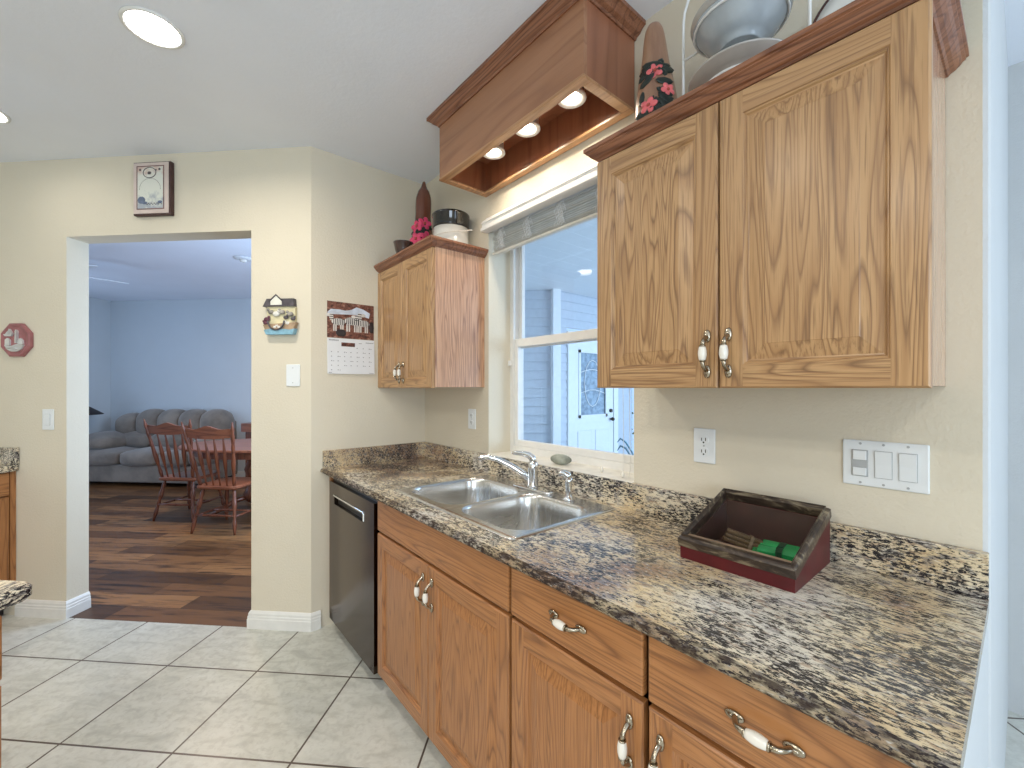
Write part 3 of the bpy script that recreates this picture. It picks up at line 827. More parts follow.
# passage wall plates (45-degree frame, face -b)
t = thing('light_switch', 'white rocker light switch left of the doorway', 'switch', T(-1.651, -.0005, 1.186), T45)
m = MB(); m.box(-.038, .038, -.006, 0, -.062, .062, bev=.003); m.build('cover_plate', plate_m, t)
m = MB(); m.box(-.0175, .0175, -.0078, -.0055, -.034, .034); m.build('rocker_frame', plate_d, t)
m = MB(); m.prism([(-.0095, -.033), (-.013, .033), (-.007, .033), (-.007, -.033)], 'X', -.0162, .0162); m.build('rocker', plate_m, t)
t = thing('blank_plate', 'blank white wall plate below the ark ornament', 'wall plate', T(-.105, -.0005, 1.447), T45)
m = MB(); m.box(-.041, .041, -.006, 0, -.062, .062, bev=.003); m.build('cover_plate', plate_m, t)
for z in (.042, -.042):
    m = MB(); m.tube([(0, -.005, z), (0, -.007, z)], .0028, 10); m.build('screw', plate_d, t)

# ------------------------------------------------------------------ things on top of the cabinets
CT = 2.1342
gourd_m, nt, b = newmat('polished_gourd_skin')
n = noise(nt, coords(nt, (14, 14, 2.2), rnd=3), 1.0, 4, .6, .5)
L(nt, ramp(nt, n, [(.3, (.075, .022, .014)), (.6, (.19, .065, .038)), (.8, (.27, .11, .06))]), b.inputs['Base Color'])
b.inputs['Roughness'].default_value = .22; b.inputs['Coat Weight'].default_value = .4
gourd_tan, nt, b = newmat('tan_gourd_skin')
n = noise(nt, coords(nt, (12, 12, 2.2), rnd=3), 1.0, 4, .6, .5)
L(nt, ramp(nt, n, [(.3, (.20, .10, .06)), (.6, (.36, .20, .125)), (.8, (.42, .26, .16))]), b.inputs['Base Color'])
b.inputs['Roughness'].default_value = .3
pink_m = plain('painted_pink_petal', (.72, .06, .16), .35, var=.2)
rose_m = plain('painted_rose_petal', (.78, .16, .17), .35, var=.2)
dark_leaf = plain('painted_dark_leaf', (.012, .022, .018), .4, var=.4)
seedm = plain('flower_centre', (.45, .08, .05), .5, var=.2)
def flower(m, c, nrm, r, petals=5, off=0.0):
    nrm = Vector(nrm).normalized(); u = nrm.cross(Vector((0, 0, 1))).normalized(); w = nrm.cross(u)
    R = Matrix((u, w, nrm)).transposed()
    for k in range(petals):
        a = 2*PI*k/petals+off
        p = Vector(c)+u*math.cos(a)*r*.55+w*math.sin(a)*r*.55
        rr = R @ Matrix.Rotation(a, 3, 'Z')
        m.ball(p, r*.5, 0, 10, 6, (1, .8, .35), rr)
    m.ball(Vector(c)+nrm*r*.12, r*.22, 1, 10, 6, (1, 1, .7), R)
def leafy(m, c, nrm, r, a):
    nrm = Vector(nrm).normalized(); u = nrm.cross(Vector((0, 0, 1))).normalized(); w = nrm.cross(u)
    R = Matrix((u, w, nrm)).transposed() @ Matrix.Rotation(a, 3, 'Z')
    m.ball(c, r, 0, 8, 6, (1, .45, .12), R)
def gourd(label, loc, prof, lean, skin, fm, flowers, leaves, face):
    t = thing('painted_gourd', label, 'gourd', loc)
    def rad(z):
        for (r0, z0), (r1, z1) in zip(prof, prof[1:]):
            if z0 <= z <= z1: return r0+(r1-r0)*(z-z0)/(z1-z0)
        return prof[-1][0]
    def ctr(z): return Vector((lean[0]*z, lean[1]*z, z))
    m = MB()
    fine = []
    for (r0, z0), (r1, z1) in zip(prof, prof[1:]):
        for k in range(3):
            q = k/3; fine.append((r0+(r1-r0)*q, z0+(z1-z0)*q))
    fine.append(prof[-1])
    rings = []
    for i, (r, z) in enumerate(fine):
        rs = [fine[max(0, i-1)][0], r, fine[min(len(fine)-1, i+1)][0]]
        r = sum(rs)/3 if 0 < i < len(fine)-1 else r
        c = ctr(z); rings.append([(c.x+r*math.cos(2*PI*k/28), c.y+r*math.sin(2*PI*k/28), z) for k in range(28)])
    m.loft(rings); m.build('shell', skin, t)
    F = math.atan2(face[1], face[0])
    def at(da, z, out=1.0):
        r = rad(z); a = F+da; return ctr(z)+Vector((math.cos(a)*r*out, math.sin(a)*r*out, 0)), Vector((math.cos(a), math.sin(a), .15))
    m = MB()
    for da, z, r, an in leaves:
        c, nn_ = at(da, z); leafy(m, c, nn_, r, an)
    m.build('painted_leaf', dark_leaf, t)['kind'] = 'stuff'
    for k, (da, z, r) in enumerate(flowers):
        m = MB(); c, nn_ = at(da, z, 1.01); flower(m, c, nn_, r, 5, k*.7); m.build('painted_flower', [fm, seedm], t)
    return t
TOCAM = lambda x, y: (-x, -y)
gp = [(.048, 0), (.066, .03), (.074, .08), (.072, .14), (.062, .20), (.051, .26), (.047, .31), (.049, .37), (.047, .42), (.035, .46), (.020, .482), (.014, .50), (.009, .518), (.002, .525)]
lv = [(random.uniform(-.9, .9), random.uniform(.05, .27), random.uniform(.022, .036), random.uniform(0, PI)) for _ in range(44)]
gourd('dark glossy gourd painted with pink flowers on the corner cabinet', (1.285, 2.41, CT), gp, (.02, -.015), gourd_m, pink_m,
      [(-.65, .225, .042), (.20, .245, .042), (-.55, .145, .044), (.35, .155, .042), (-.1, .085, .036)], lv, TOCAM(1.285, 2.41))
gp2 = [(.050, 0), (.066, .04), (.072, .09), (.068, .15), (.060, .21), (.050, .27), (.041, .32), (.036, .37), (.030, .41), (.021, .433), (.003, .444)]
lv2 = [(random.uniform(-.75, .75), random.uniform(.05, .27), random.uniform(.022, .034), random.uniform(0, PI)) for _ in range(44)]
gourd('tan gourd painted with roses and dark leaves, left end of the right cabinet top', (1.265, .772, CT), gp2, (.01, .035), gourd_tan, rose_m,
      [(-.05, .245, .026), (-.35, .13, .028), (.55, .175, .024), (.1, .07, .026), (-.6, .06, .022)], lv2, TOCAM(1.265, .79))
ck = thing('crock', 'white crock with a glossy black top beside the dark gourd', 'crock', (1.300, 2.095, CT))
crock_w = plain('white_glazed_stoneware', (.78, .77, .72), .15, coat=.4, var=.02)
crock_k = plain('black_glaze', (.012, .011, .011), .08, coat=.6, var=.1)
m = MB(); m.lathe([(.085, 0), (.096, .008), (.100, .02), (.100, .135)], n=40); m.build('lower_body', crock_w, ck)
m = MB(); m.lathe([(.1005, .135), (.1035, .145), (.1035, .198), (.1065, .204), (.1065, .214), (.102, .218), (.097, .218), (.094, .20)], n=40)
m.build('upper_body', crock_k, ck)
m = MB(); pts = [(-.02-.100*math.sin(a), .112*math.cos(a), .096-.020*math.sin(a)) for a in [PI*i/16 for i in range(17)]]
m.tube(pts, .0028, 8); m.tube([(-.02, -.112, .096), (.03, -.17, .096)], .0028, 8); m.build('bail_handle', ceramic, ck)
m = MB(); m.lathe([(.030, 0), (.034, .004), (.048, .045), (.055, .082), (.058, .088), (.053, .088), (.044, .045), (.028, .01)], n=32, cap1=True)
tag(m.build('small_bowl', plain('dark_brown_glaze', (.045, .02, .016), .12, coat=.5, var=.2), None, (1.125, 2.335, CT)), 'small dark brown bowl left of the gourd on the corner cabinet', 'bowl')

# two-tier plate stand with enamel bowl and plates
st = thing('plate_stand', 'white wire two-tier plate stand with arched sides on the right cabinet', 'plate stand', (1.255, .512, CT))
wire_m = plain('white_coated_wire', (.82, .83, .82), .35, var=.02)
R_ = .166
m = MB()
pts = [(0, R_, 0), (0, R_, .36)]+[(0, R_*math.cos(a), .36+R_*.9*math.sin(a)) for a in [PI*i/14 for i in range(1, 14)]]+[(0, -R_, .36), (0, -R_, 0)]
m.tube(pts, .0042, 8); m.build('arch', wire_m, st)
for z, rr in ((.075, .100), (.2475, .1165)):
    m = MB(); m.tube([(rr*math.cos(2*PI*i/28), rr*math.sin(2*PI*i/28), z) for i in range(29)], .0034, 8)
    for s in (1, -1): m.tube([(0, s*rr, z), (0, s*R_, z)], .0034, 8)
    m.build('shelf_ring', wire_m, st)
for s in (1, -1):
    m = MB(); m.tube([(-.09, s*R_, .0042), (.09, s*R_, .0042)], .004, 8); m.build('foot', wire_m, st)
enamel = plain('grey_blue_enamel', (.42, .47, .51), .22, coat=.4, var=.06)
stone = plain('grey_stoneware', (.48, .46, .43), .28, coat=.3, var=.06)
cup_p = [(.050, 0), (.054, .002), (.054, .010), (.069, .016), (.094, .038), (.1105, .063), (.122, .069), (.121, .073), (.107, .068), (.089, .042), (.05, .02)]
m = MB(); m.lathe(cup_p, n=48); o = tag(m.build('enamel_bowl', enamel, None, (1.255, .512, CT+.183)), 'wide grey-blue bowl hanging in the upper ring of the white plate stand', 'bowl')
m = MB(); m.lathe([(.04, 0), (.076, .030), (.108, .054), (.127, .066), (.126, .071), (.106, .060), (.074, .037), (.035, .006)], n=48)
tag(m.build('serving_bowl', stone, None, (1.255, .512, CT+.2045)), 'pale shallow bowl nested on top of the grey-blue bowl in the plate stand', 'bowl')
m = MB(); m.lathe([(.068, 0), (.072, .003), (.072, .008), (.10, .014), (.130, .026), (.133, .029), (.130, .032), (.1, .02), (.06, .012)], n=48)
tag(m.build('dinner_plate', stone, None, (1.255, .512, CT+.0790)), 'grey plate on the lower ring of the white plate stand', 'plate')
pr = thing('leaning_plate', 'pale plate with a dark brown rim leaning on the wall beside the plate stand', 'plate', (1.335, .215, CT+.154), 0)
Rl = Matrix.Rotation(-PI/2+.28, 3, 'Y')
m = MB(); m.lathe([(.07, -.004), (.125, .004), (.148, .012), (.147, .015), (.12, .009), (.06, .002)], n=48)
for v in m.bm.verts: v.co = Rl @ v.co
m.build('dish', crock_w, pr)
m = MB(); m.tube([tuple(Rl @ Vector((.149*math.cos(2*PI*i/40), .149*math.sin(2*PI*i/40), .0135))) for i in range(41)], .0045, 8); m.build('rim', plain('dark_brown_rim', (.06, .02, .015), .2, var=.1), pr)

# ------------------------------------------------------------------ slanted wooden box with odds and ends
red_m = plain('oxblood_painted_wood', (.085, .005, .008), .4, var=.15)
frame_m, nt, b = newmat('worn_dark_picture_moulding')
n = noise(nt, coords(nt, (40, 12, 40)), 1.0, 5, .7, .8)
L(nt, ramp(nt, n, [(.38, (.018, .011, .009)), (.53, (.060, .040, .028)), (.68, (.28, .23, .15))]), b.inputs['Base Color']); b.inputs['Roughness'].default_value = .32
inner_m = plain('dark_box_lining', (.055, .019, .016), .5, var=.2)
bead_m = plain('tan_beaded_slip', (.27, .185, .12), .5, var=.2)
bxr = 0.0
db = thing('display_box', 'slant-topped red wooden box with a worn dark glazed lid on the granite counter', 'box', (1.104, .332, .9145), bxr)
DX, DW, ZF, ZB = .266, .273, .033, .121     # depth, width, front and back height of the body
m = MB(); tk = .010
m.box(0, tk, 0, DW, 0, ZF); m.box(DX-tk, DX, 0, DW, 0, ZB)
for y0, y1 in ((0, tk), (DW-tk, DW)):
    m.prism([(tk, 0), (DX-tk, 0), (DX-tk, ZB-.004), (tk, ZF+.004)], 'Y', y0, y1)
m.build('body', red_m, db)
m = MB(); m.box(tk, DX-tk, tk, DW-tk, .002, .010)
m.box(DX-tk-.003, DX-tk, tk, DW-tk, .010, ZB-.006)
for y0, y1 in ((tk, tk+.003), (DW-tk-.003, DW-tk)): m.prism([(tk, .01), (DX-tk-.003, .01), (DX-tk-.003, ZB-.008), (tk, ZF)], 'Y', y0, y1)
m.build('lining', inner_m, db)
# lid in its own tilted frame
al = math.atan2(ZB-ZF, DX)
LL = math.hypot(DX, ZB-ZF)
lid_xf = Matrix.Translation((0, 0, ZF)) @ Matrix.Rotation(-al, 4, 'Y')
def lid(m):
    for v in m.bm.verts: v.co = lid_xf @ v.co
    return m
m = MB(); o_ = .003; fwid = .015; hh = .034
PF = [(0, 0), (0, hh-.012), (.004, hh-.008), (.008, hh-.006), (.008, hh), (fwid-.005, hh), (fwid-.003, hh-.005), (fwid, hh-.010), (fwid, 0)]
m.mould([(-o_, -o_), (LL+o_, -o_), (LL+o_, DW+o_), (-o_, DW+o_)], PF, 1, closed=True)
lid(m).build('lid_frame', frame_m, db)
m = MB(); m.box(fwid-o_-.002, LL+o_-fwid+.002, fwid-o_-.002, DW+o_-fwid+.002, .012, .015); lid(m).build('lid_glass', box_glass, db)
m = MB(); m.box(fwid-o_, fwid-o_+.019, fwid-o_+.001, DW+o_-fwid-.001, .0155, .021)
for i in range(30):
    y = fwid-o_+.008+i*(DW-2*fwid+2*o_-.014)/29; m.ball((fwid-o_+.0095, y, .021), .0040, None, 8, 5)
lid(m).build('beaded_slip', bead_m, db)
def boxpt(x, y, z): return Matrix.Translation((1.104, .332, .9145)) @ Matrix.Rotation(bxr, 4, 'Z') @ Vector((x, y, z))
green_m = plain('green_glossy_wrapper', (.012, .26, .075), .25, coat=.3, var=.3)
green_d = plain('dark_green_print', (.006, .06, .03), .3, var=.2)
for k, (x, y, z, rz, lab) in enumerate(((.118, .070, .0105, .25, 'green ribbed packet in the slanted box, nearest its front'), (.165, .078, .0105, .12, 'green ribbed packet in the slanted box, behind the other green one'))):
    t = thing('ribbed_packet', lab, 'packet', boxpt(x, y, z), bxr+rz)
    m = MB(); pr_ = []
    n_ = 12
    top = [(-.020+.040*i/n_, .034+(.0035 if i % 2 else 0)) for i in range(n_+1)]
    m.prism([(-.020, 0), (.020, 0)]+top[::-1], 'Y', -.048, .048)
    m.prism([(-.014, .004), (.014, .004), (.014, .03), (-.014, .03)], 'Y', .048, .060)
    m.build('packet_body', green_m, t)
    m = MB(); m.box(-.0205, .0205, -.006, .008, .001, .0385); m.build('printed_band', green_d, t)
brass_d = plain('brown_gold_paper', (.12, .07, .035), .35, .3, var=.5)
t = thing('matchbook_bundle', 'brown and gold narrow packet leaning in the middle of the slanted box', 'packet', boxpt(.125, .165, .011), bxr+.55)
m = MB()
for k in range(3): m.box(-.009+k*.001, .009, -.050+k*.004, .050-k*.002, .004+k*.012, .014+k*.012, bev=.002)
for v in m.bm.verts: v.co = Matrix.Rotation(.30, 4, 'X') @ v.co + Vector((0, 0, .015))
m.build('packet_body', brass_d, t)
m = MB(); m.box(-.0095, .0095, -.02, -.012, .003, .040)
for v in m.bm.verts: v.co = Matrix.Rotation(.30, 4, 'X') @ v.co + Vector((0, 0, .015))
m.build('band', bead_m, t)
m = MB(); m.tube([(-.03, 0, .012), (-.012, 0, .012), (.012, 0, .012), (.03, 0, .012)], [.010, .012, .012, .010], 14)
tag(m.build('wooden_spool', plain('grey_brown_wood', (.16, .12, .10), .5, var=.3), None, boxpt(.10, .212, .0105), (0, 0, .5)), 'small grey-brown wooden piece at the far left in the slanted box', 'spool')

# ------------------------------------------------------------------ wall decorations
inkm = plain('dark_ink', (.10, .085, .09), .6, var=.2)
paper = plain('calendar_paper', (.80, .82, .84), .6, var=.01)
# framed print over the doorway (45-degree frame, faces -b)
t = thing('framed_print', 'small framed print with a pinkish mat hung above the doorway', 'picture', T(-.952, -.001, 2.533), T45)
w_, h_ = .118, .155
m = MB(); m.box(-w_, w_, -.026, 0, -h_, h_, bev=.004); m.build('frame', plain('dark_maroon_frame', (.06, .025, .022), .4, var=.2), t)
m = MB(); m.box(-w_+.004, w_-.012, -.029, -.0255, -h_+.010, h_-.006, bev=.001); m.build('mat_board', plain('pinkish_mat', (.66, .55, .50), .6, var=.06), t)
prm, nt, b = newmat('faded_floral_print')
v = coords(nt); n = noise(nt, v, 22, 4, .6); sep = nt.nodes.new('ShaderNodeSeparateXYZ'); L(nt, v, sep.inputs[0])
g = math_n(nt, 'ADD', math_n(nt, 'MULTIPLY', sep.outputs[2], 3.0), math_n(nt, 'SUBTRACT', n, .1))
L(nt, ramp(nt, g, [(.05, (.36, .40, .45)), (.28, (.72, .74, .66)), (.6, (.74, .75, .68)), (.85, (.62, .46, .40))]), b.inputs['Base Color'])
m = MB(); m.box(-.092, .080, -.0305, -.0285, -.122, .130); m.build('print', prm, t)
m = MB()
for a in ((-.092, .080, -.122, -.117), (-.092, .080, .125, .130), (-.092, -.087, -.117, .125), (.075, .080, -.117, .125)): m.box(a[0], a[1], -.0315, -.0300, a[2], a[3])
m.build('border_line', plain('print_border', (.20, .10, .09), .6, var=.2), t)
m = MB()
m.tube([(-.01+.040*math.cos(2*PI*i/24), -.0310, .090+.030*math.sin(2*PI*i/24)) for i in range(25)], .0022, 6)
m.build('medallion', inkm, t)
m = MB(); m.ball((-.012, -.031, .088), .012, None, 8, 6, (1, .15, .8)); m.ball((-.07, -.031, .108), .007, None, 8, 6, (1, .15, 1)); m.ball((.052, -.031, .108), .007, None, 8, 6, (1, .15, 1)); m.ball((.030, -.031, .104), .005, None, 8, 6, (1, .15, 1))
for i in range(26):
    a = PI*i/25; m.ball((-.008+.066*math.cos(a), -.031, -.005+.062*math.sin(a)), .0022, None, 6, 4, (1, .3, 1))
for i in range(12): m.ball((-.035+.009*i, -.031, -.088-.006*(i % 2)), .004, None, 6, 4, (1, .2, 1))
m.build('line_drawing', inkm, t)['kind'] = 'stuff'
m = MB(); m.ball((-.062, -.031, -.068), .024, None, 12, 8, (1, .08, .9)); m.ball((-.040, -.031, -.085), .013, None, 10, 6, (1.2, .1, .7))
slate = plain('slate_blue_paint', (.13, .17, .26), .6, var=.2); m.build('painted_bird', slate, t)
m = MB(); m.ball((.055, -.031, -.082), .012, None, 10, 6, (1.2, .1, .8)); m.build('painted_leaf', slate, t)

# octagon plaque
t = thing('octagon_plaque', 'rose-coloured octagonal plaque with a pewter harbour relief on the far left wall', 'plaque', T(-1.852, -.001, 1.664), T45)
oc = lambda r: [(r*math.cos(PI/8+PI/4*i), r*math.sin(PI/8+PI/4*i)) for i in range(8)]
m = MB(); m.loft([[(x, 0, z) for x, z in oc(.108)], [(x, -.016, z) for x, z in oc(.108)], [(x, -.022, z) for x, z in oc(.098)], [(x, -.022, z) for x, z in oc(.096)], [(x, -.017, z) for x, z in oc(.082)]], smooth=False)
m.build('plaque_board', plain('rose_stained_wood', (.34, .13, .135), .35, var=.15), t)
pew = plain('pale_pewter', (.68, .70, .70), .3, .35, var=.12)
m = MB(); y0, y1 = -.027, -.0172
m.prism([(.012, -.02), (.024, -.02), (.022, .048), (.0145, .048)], 'Y', y0-.004, y1); m.prism([(.012, .046), (.0245, .046), (.018, .06)], 'Y', y0-.004, y1)
m.build('lighthouse', pew, t)
m = MB(); m.prism([(-.07, .034), (-.01, .036), (-.018, .022), (-.06, .022)], 'Y', y0, y1); m.box(-.034, -.030, y0, y1, .03, .066); m.prism([(-.028, .036), (-.028, .064), (-.008, .036)], 'Y', y0, y1); m.prism([(-.036, .036), (-.036, .056), (-.056, .036)], 'Y', y0, y1)
m.build('sailing_ship', pew, t)
m = MB(); m.prism([(-.058, -.032), (-.028, -.032), (-.028, .0), (-.043, .012), (-.058, .0)], 'Y', y0, y1); m.build('cottage', pew, t)
m = MB(); m.prism([(.028, -.026), (.060, -.026), (.060, -.004), (.044, .010), (.028, -.004)], 'Y', y0, y1)
m.build('cottage', pew, t)
m = MB(); m.prism([(-.068, -.030), (-.02, -.036), (.02, -.024), (.066, -.030), (.045, -.058), (.02, -.070), (-.02, -.070), (-.048, -.058)], 'Y', y0+.003, y1); m.tube([(-.045, y0, -.052), (-.01, y0-.001, -.045), (.03, y0-.001, -.056)], .005, 8)
m.build('shoreline', pew, t)

# ark ornament
t = thing('ark_ornament', 'small painted ark ornament with dark roof, animals and blue water base on the wall', 'ornament', T(-.168, -.001, 1.785), T45)
cream = plain('cream_painted_resin', (.70, .64, .42), .5, var=.12)
roofm = plain('dark_slate_paint', (.085, .075, .085), .6, var=.3)
m = MB(); m.prism([(-.082, -.075), (.080, -.075), (.086, .045), (.078, .055), (-.080, .055)], 'Y', -.020, 0); 
for z in (-.045, -.02, .005, .03): m.box(-.080, .080, -.0215, -.0195, z, z+.004)
m.build('house_body', cream, t)
m = MB(); m.prism([(-.102, .050), (.083, .050), (.080, .094), (-.078, .094)], 'Y', -.030, 0); m.build('roof', roofm, t)
m = MB(); m.prism([(-.052, .058), (.014, .058), (.014, .084), (-.019, .112), (-.052, .084)], 'Y', -.034, -.028); m.build('gable', plain('pale_gable_paint', (.78, .78, .70), .5, var=.06), t)
m = MB(); m.tube([(-.056, -.035, .081), (-.019, -.035, .115), (.018, -.035, .081)], .004, 8); m.build('gable_trim', roofm, t)
m = MB(); m.prism([(-.100, -.052), (.096, -.040), (.080, -.080), (.050, -.092), (-.060, -.092), (-.088, -.080)], 'Y', -.030, -.002); m.build('hull', plain('tan_hull_paint', (.40, .28, .18), .5, var=.25), t)
m = MB(); m.prism([(-.092, -.082), (-.055, -.076), (-.02, -.084), (.02, -.077), (.06, -.082), (.088, -.076), (.078, -.108), (-.080, -.108)], 'Y', -.034, -.001); m.build('water_base', plain('blue_water_paint', (.20, .38, .48), .4, var=.35), t)
m = MB(); m.tube([(-.018+.048*math.cos(a), -.036, -.032+.050*math.sin(a)) for a in [PI+PI*i/16 for i in range(17)]], .0045, 8); m.build('garland', roofm, t)
an1 = plain('grey_animal_paint', (.30, .28, .25), .5, var=.4); an2 = plain('white_animal_paint', (.76, .75, .70), .5, var=.1); an3 = plain('maroon_paint', (.10, .03, .05), .5, var=.3)
for k, (x, z, r, mm) in enumerate(((-.055, .020, .016, an1), (-.022, .008, .020, an2), (.012, .018, .017, an1), (.035, -.012, .014, roofm), (.060, .006, .018, an1), (-.078, -.022, .017, an3), (-.085, -.042, .014, an3), (-.030, -.066, .011, an2), (-.006, -.066, .011, an2), (.078, -.020, .014, roofm), (.045, -.045, .013, an2))):
    m = MB(); m.ball((x, -.027, z), r, None, 10, 6, (1.1, .45, .8)); m.ball((x+r*.8*(1 if k % 2 else -1), -.030, z+r*.7), r*.5, None, 8, 6, (1, .6, 1))
    m.build('animal_figure', mm, t)

# wall calendar on the calendar wall (faces -Y)
t = thing('wall_calendar', 'wall calendar with a zebra picture above its white month page', 'calendar', (.9155, YB-.0008, 1.667))
photo_bg, nt, b = newmat('calendar_photo_ground')
n = noise(nt, coords(nt, (30, 30, 60)), 1.0, 5, .7, .4)
L(nt, ramp(nt, n, [(.35, (.035, .014, .012)), (.5, (.16, .055, .035)), (.62, (.32, .15, .10)), (.72, (.62, .50, .42))]), b.inputs['Base Color']); b.inputs['Roughness'].default_value = .4
cw = .139
m = MB(); m.box(-cw, cw, -.004, 0, .003, .216); m.build('picture_page', photo_bg, t)
m = MB(); m.prism([(-.137, .150), (-.118, .170), (-.07, .172), (-.035, .168), (0, .176), (.032, .196), (.075, .186), (.115, .166), (.108, .135), (.06, .148), (0, .148), (-.137, .138)], 'Y', -.0046, -.004); m.build('painted_mountain', plain('pale_blue_snow', (.62, .68, .78), .5, var=.2), t)
m = MB()
for k in range(9): m.prism([(-.13+.031*k, .176+.01*(k % 3)), (-.118+.031*k, .176), (-.122+.031*k, .212), (-.128+.031*k, .212)], 'Y', -.0044, -.004)
m.build('painted_tree', plain('red_brown_print', (.20, .075, .05), .5, var=.3), t)
zw = plain('print_white', (.72, .69, .65), .5, var=.1); zk = plain('print_black', (.03, .022, .022), .5, var=.3)
for (cx_, cz_, s, f) in ((-.075, .098, 1.0, -1), (.005, .108, 1.15, 1), (.072, .100, 1.0, -1)):
    m = MB(); m.ball((cx_, -.0046, cz_), .036*s, None, 16, 8, (1.1, .01, .58)); m.ball((cx_+f*.040*s, -.0046, cz_+.026*s), .015*s, None, 12, 6, (.8, .01, 1.5)); m.ball((cx_+f*.054*s, -.0046, cz_+.036*s), .012*s, None, 12, 6, (1.5, .01, .8))
    for lx in (-.026, -.014, .014, .026): m.box(cx_+lx*s-.004, cx_+lx*s+.004, -.0049, -.0042, cz_-.055*s, cz_-.01)
    z = m.build('painted_zebra', zw, t)
    m = MB()
    for k in range(7):
        x = cx_+(-.030+.010*k)*s; m.prism([(x, cz_-.017*s), (x+.004*s, cz_-.017*s), (x+.006*s, cz_+.018*s), (x+.002*s, cz_+.018*s)], 'Y', -.0056, -.0049)
    for k in range(3): m.box(cx_+f*.040*s-.010*s, cx_+f*.040*s+.010*s, -.0056, -.0049, cz_+(.014+.012*k)*s, cz_+(.018+.012*k)*s)
    m.build('stripe', zk, z)
m = MB(); m.ball((-.060, -.0048, .034), .030, None, 14, 6, (1, .02, .8)); m.ball((.125, -.0048, .08), .03, None, 14, 6, (.5, .02, 1.3)); m.build('painted_rock', zk, t)
# lower page, slightly lifted at its foot
m = MB(); m.prism([(-.004, .001), (0, .001), (-.008, -.208), (-.0095, -.208)], 'X', -.138, .142); m.build('month_page', paper, t)
def pg(x, z): return -.004-(.001-z)/.209*.0055-.0006
m = MB()
def mark(x, z, w, h): m.box(x, x+w, pg(x, z)-.0002, pg(x, z)+.0003, z, z+h)
for i in range(9): mark(-.128+i*.0062, -.014, .0042, .008 if i in (0, 4) else .006)
mark(.088, -.018, .048, .0035); mark(-.132, -.203, .018, .003); mark(.108, -.203, .028, .003); mark(.045, -.024, .018, .003)
for r in range(6):
    for c in range(7):
        if (r == 0 and c < 4) or (r == 5 and c > 1): continue
        if r == 0 and c < 6: pass
        mark(-.118+c*.0375, -.055-r*.0265, .006, .0045)
        if (r+c) % 3 == 0: mark(-.108+c*.0375, -.055-r*.0265, .007, .003)
m.build('printed_text', plain('grey_print', (.30, .30, .32), .6, var=.1), t)['kind'] = 'stuff'
m = MB(); m.box(-.058, .022, pg(0, -.03)-.0006, pg(0, -.03)+.0006, -.045, -.022); m.build('small_photo', photo_bg, t)
m = MB(); m.ball((0, -.006, .205), .004); m.build('nail', pewter, t)

# ------------------------------------------------------------------ cabinets on the left, laid on the 45-degree grid
# the run along the left wall: its doors face +a, its far end meets the passage wall
t = thing('side_cabinet', 'oak base cabinet at the left edge, against the doorway wall', 'cabinet', T(-1.868, 0), T45)
m = MB(); m.box(-.60, -.022, -.90, -.003, .09, .875); m.build('body', oakb_v, t)
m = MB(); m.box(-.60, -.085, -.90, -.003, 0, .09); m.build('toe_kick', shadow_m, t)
m = MB(); m.box(-.022, -.0005, -.030, -.003, .09, .875); m.build('stile', oakb_v, t)
me = slab_mesh(.42, .135, (oakb_v, oakb_h))
o = link('drawer', me, t, (0, -.034, .735), (0, 0, PI)); handle(o, .21, .07, True)
me = door_mesh(.42, .632, (oakb_v, oakb_h))
o = link('door', me, t, (0, -.034, .092), (0, 0, PI)); handle(o, .38, .535)
t = thing('side_countertop', 'granite counter with upright splash at the left edge beside the doorway', 'countertop', T(-1.868, 0), T45)
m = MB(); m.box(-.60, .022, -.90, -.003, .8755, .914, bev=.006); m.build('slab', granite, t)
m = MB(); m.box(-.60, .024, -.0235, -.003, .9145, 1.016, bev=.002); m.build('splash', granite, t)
# island, nearer the viewer
pc = Vector((-.226, 1.534, 0)); ia = ((pc.x-P0[0])-(pc.y-P0[1]))*Q; ib = ((pc.x-P0[0])+(pc.y-P0[1]))*Q
t = thing('island_cabinet', 'oak island cabinet cut by the lower left edge of the photo', 'cabinet', T(ia-.018, ib-.03), T45)
m = MB(); m.box(-.70, -.02, -.70, 0, .09, .874); m.build('body', oakb_v, t)
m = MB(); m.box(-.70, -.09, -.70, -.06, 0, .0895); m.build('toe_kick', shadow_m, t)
me = slab_mesh(.40, .15, (oakb_v, oakb_h)); o = link('drawer', me, t, (0, -.008, .70), (0, 0, PI)); handle(o, .2, .07, True)
me = door_mesh(.40, .59, (oakb_v, oakb_h)); o = link('door', me, t, (0, -.008, .095), (0, 0, PI)); handle(o, .36, .5)
m = MB()
rr = rrect(-.76, 0, -.76, 0, [.028, .01, .01, .01], 6)
m.loft([[(x, y, .877) for x, y in rrect(-.755, -.006, -.755, -.006, [.03, .01, .01, .01], 6)], [(x, y, .886) for x, y in rr], [(x, y, .905) for x, y in rr], [(x, y, .914) for x, y in rrect(-.755, -.006, -.755, -.006, [.03, .01, .01, .01], 6)]], smooth=False)
tag(m.build('island_countertop', granite, None, T(ia+.026, ib), (0, 0, T45)), 'granite island top with a rounded corner at the lower left edge of the photo', 'countertop')

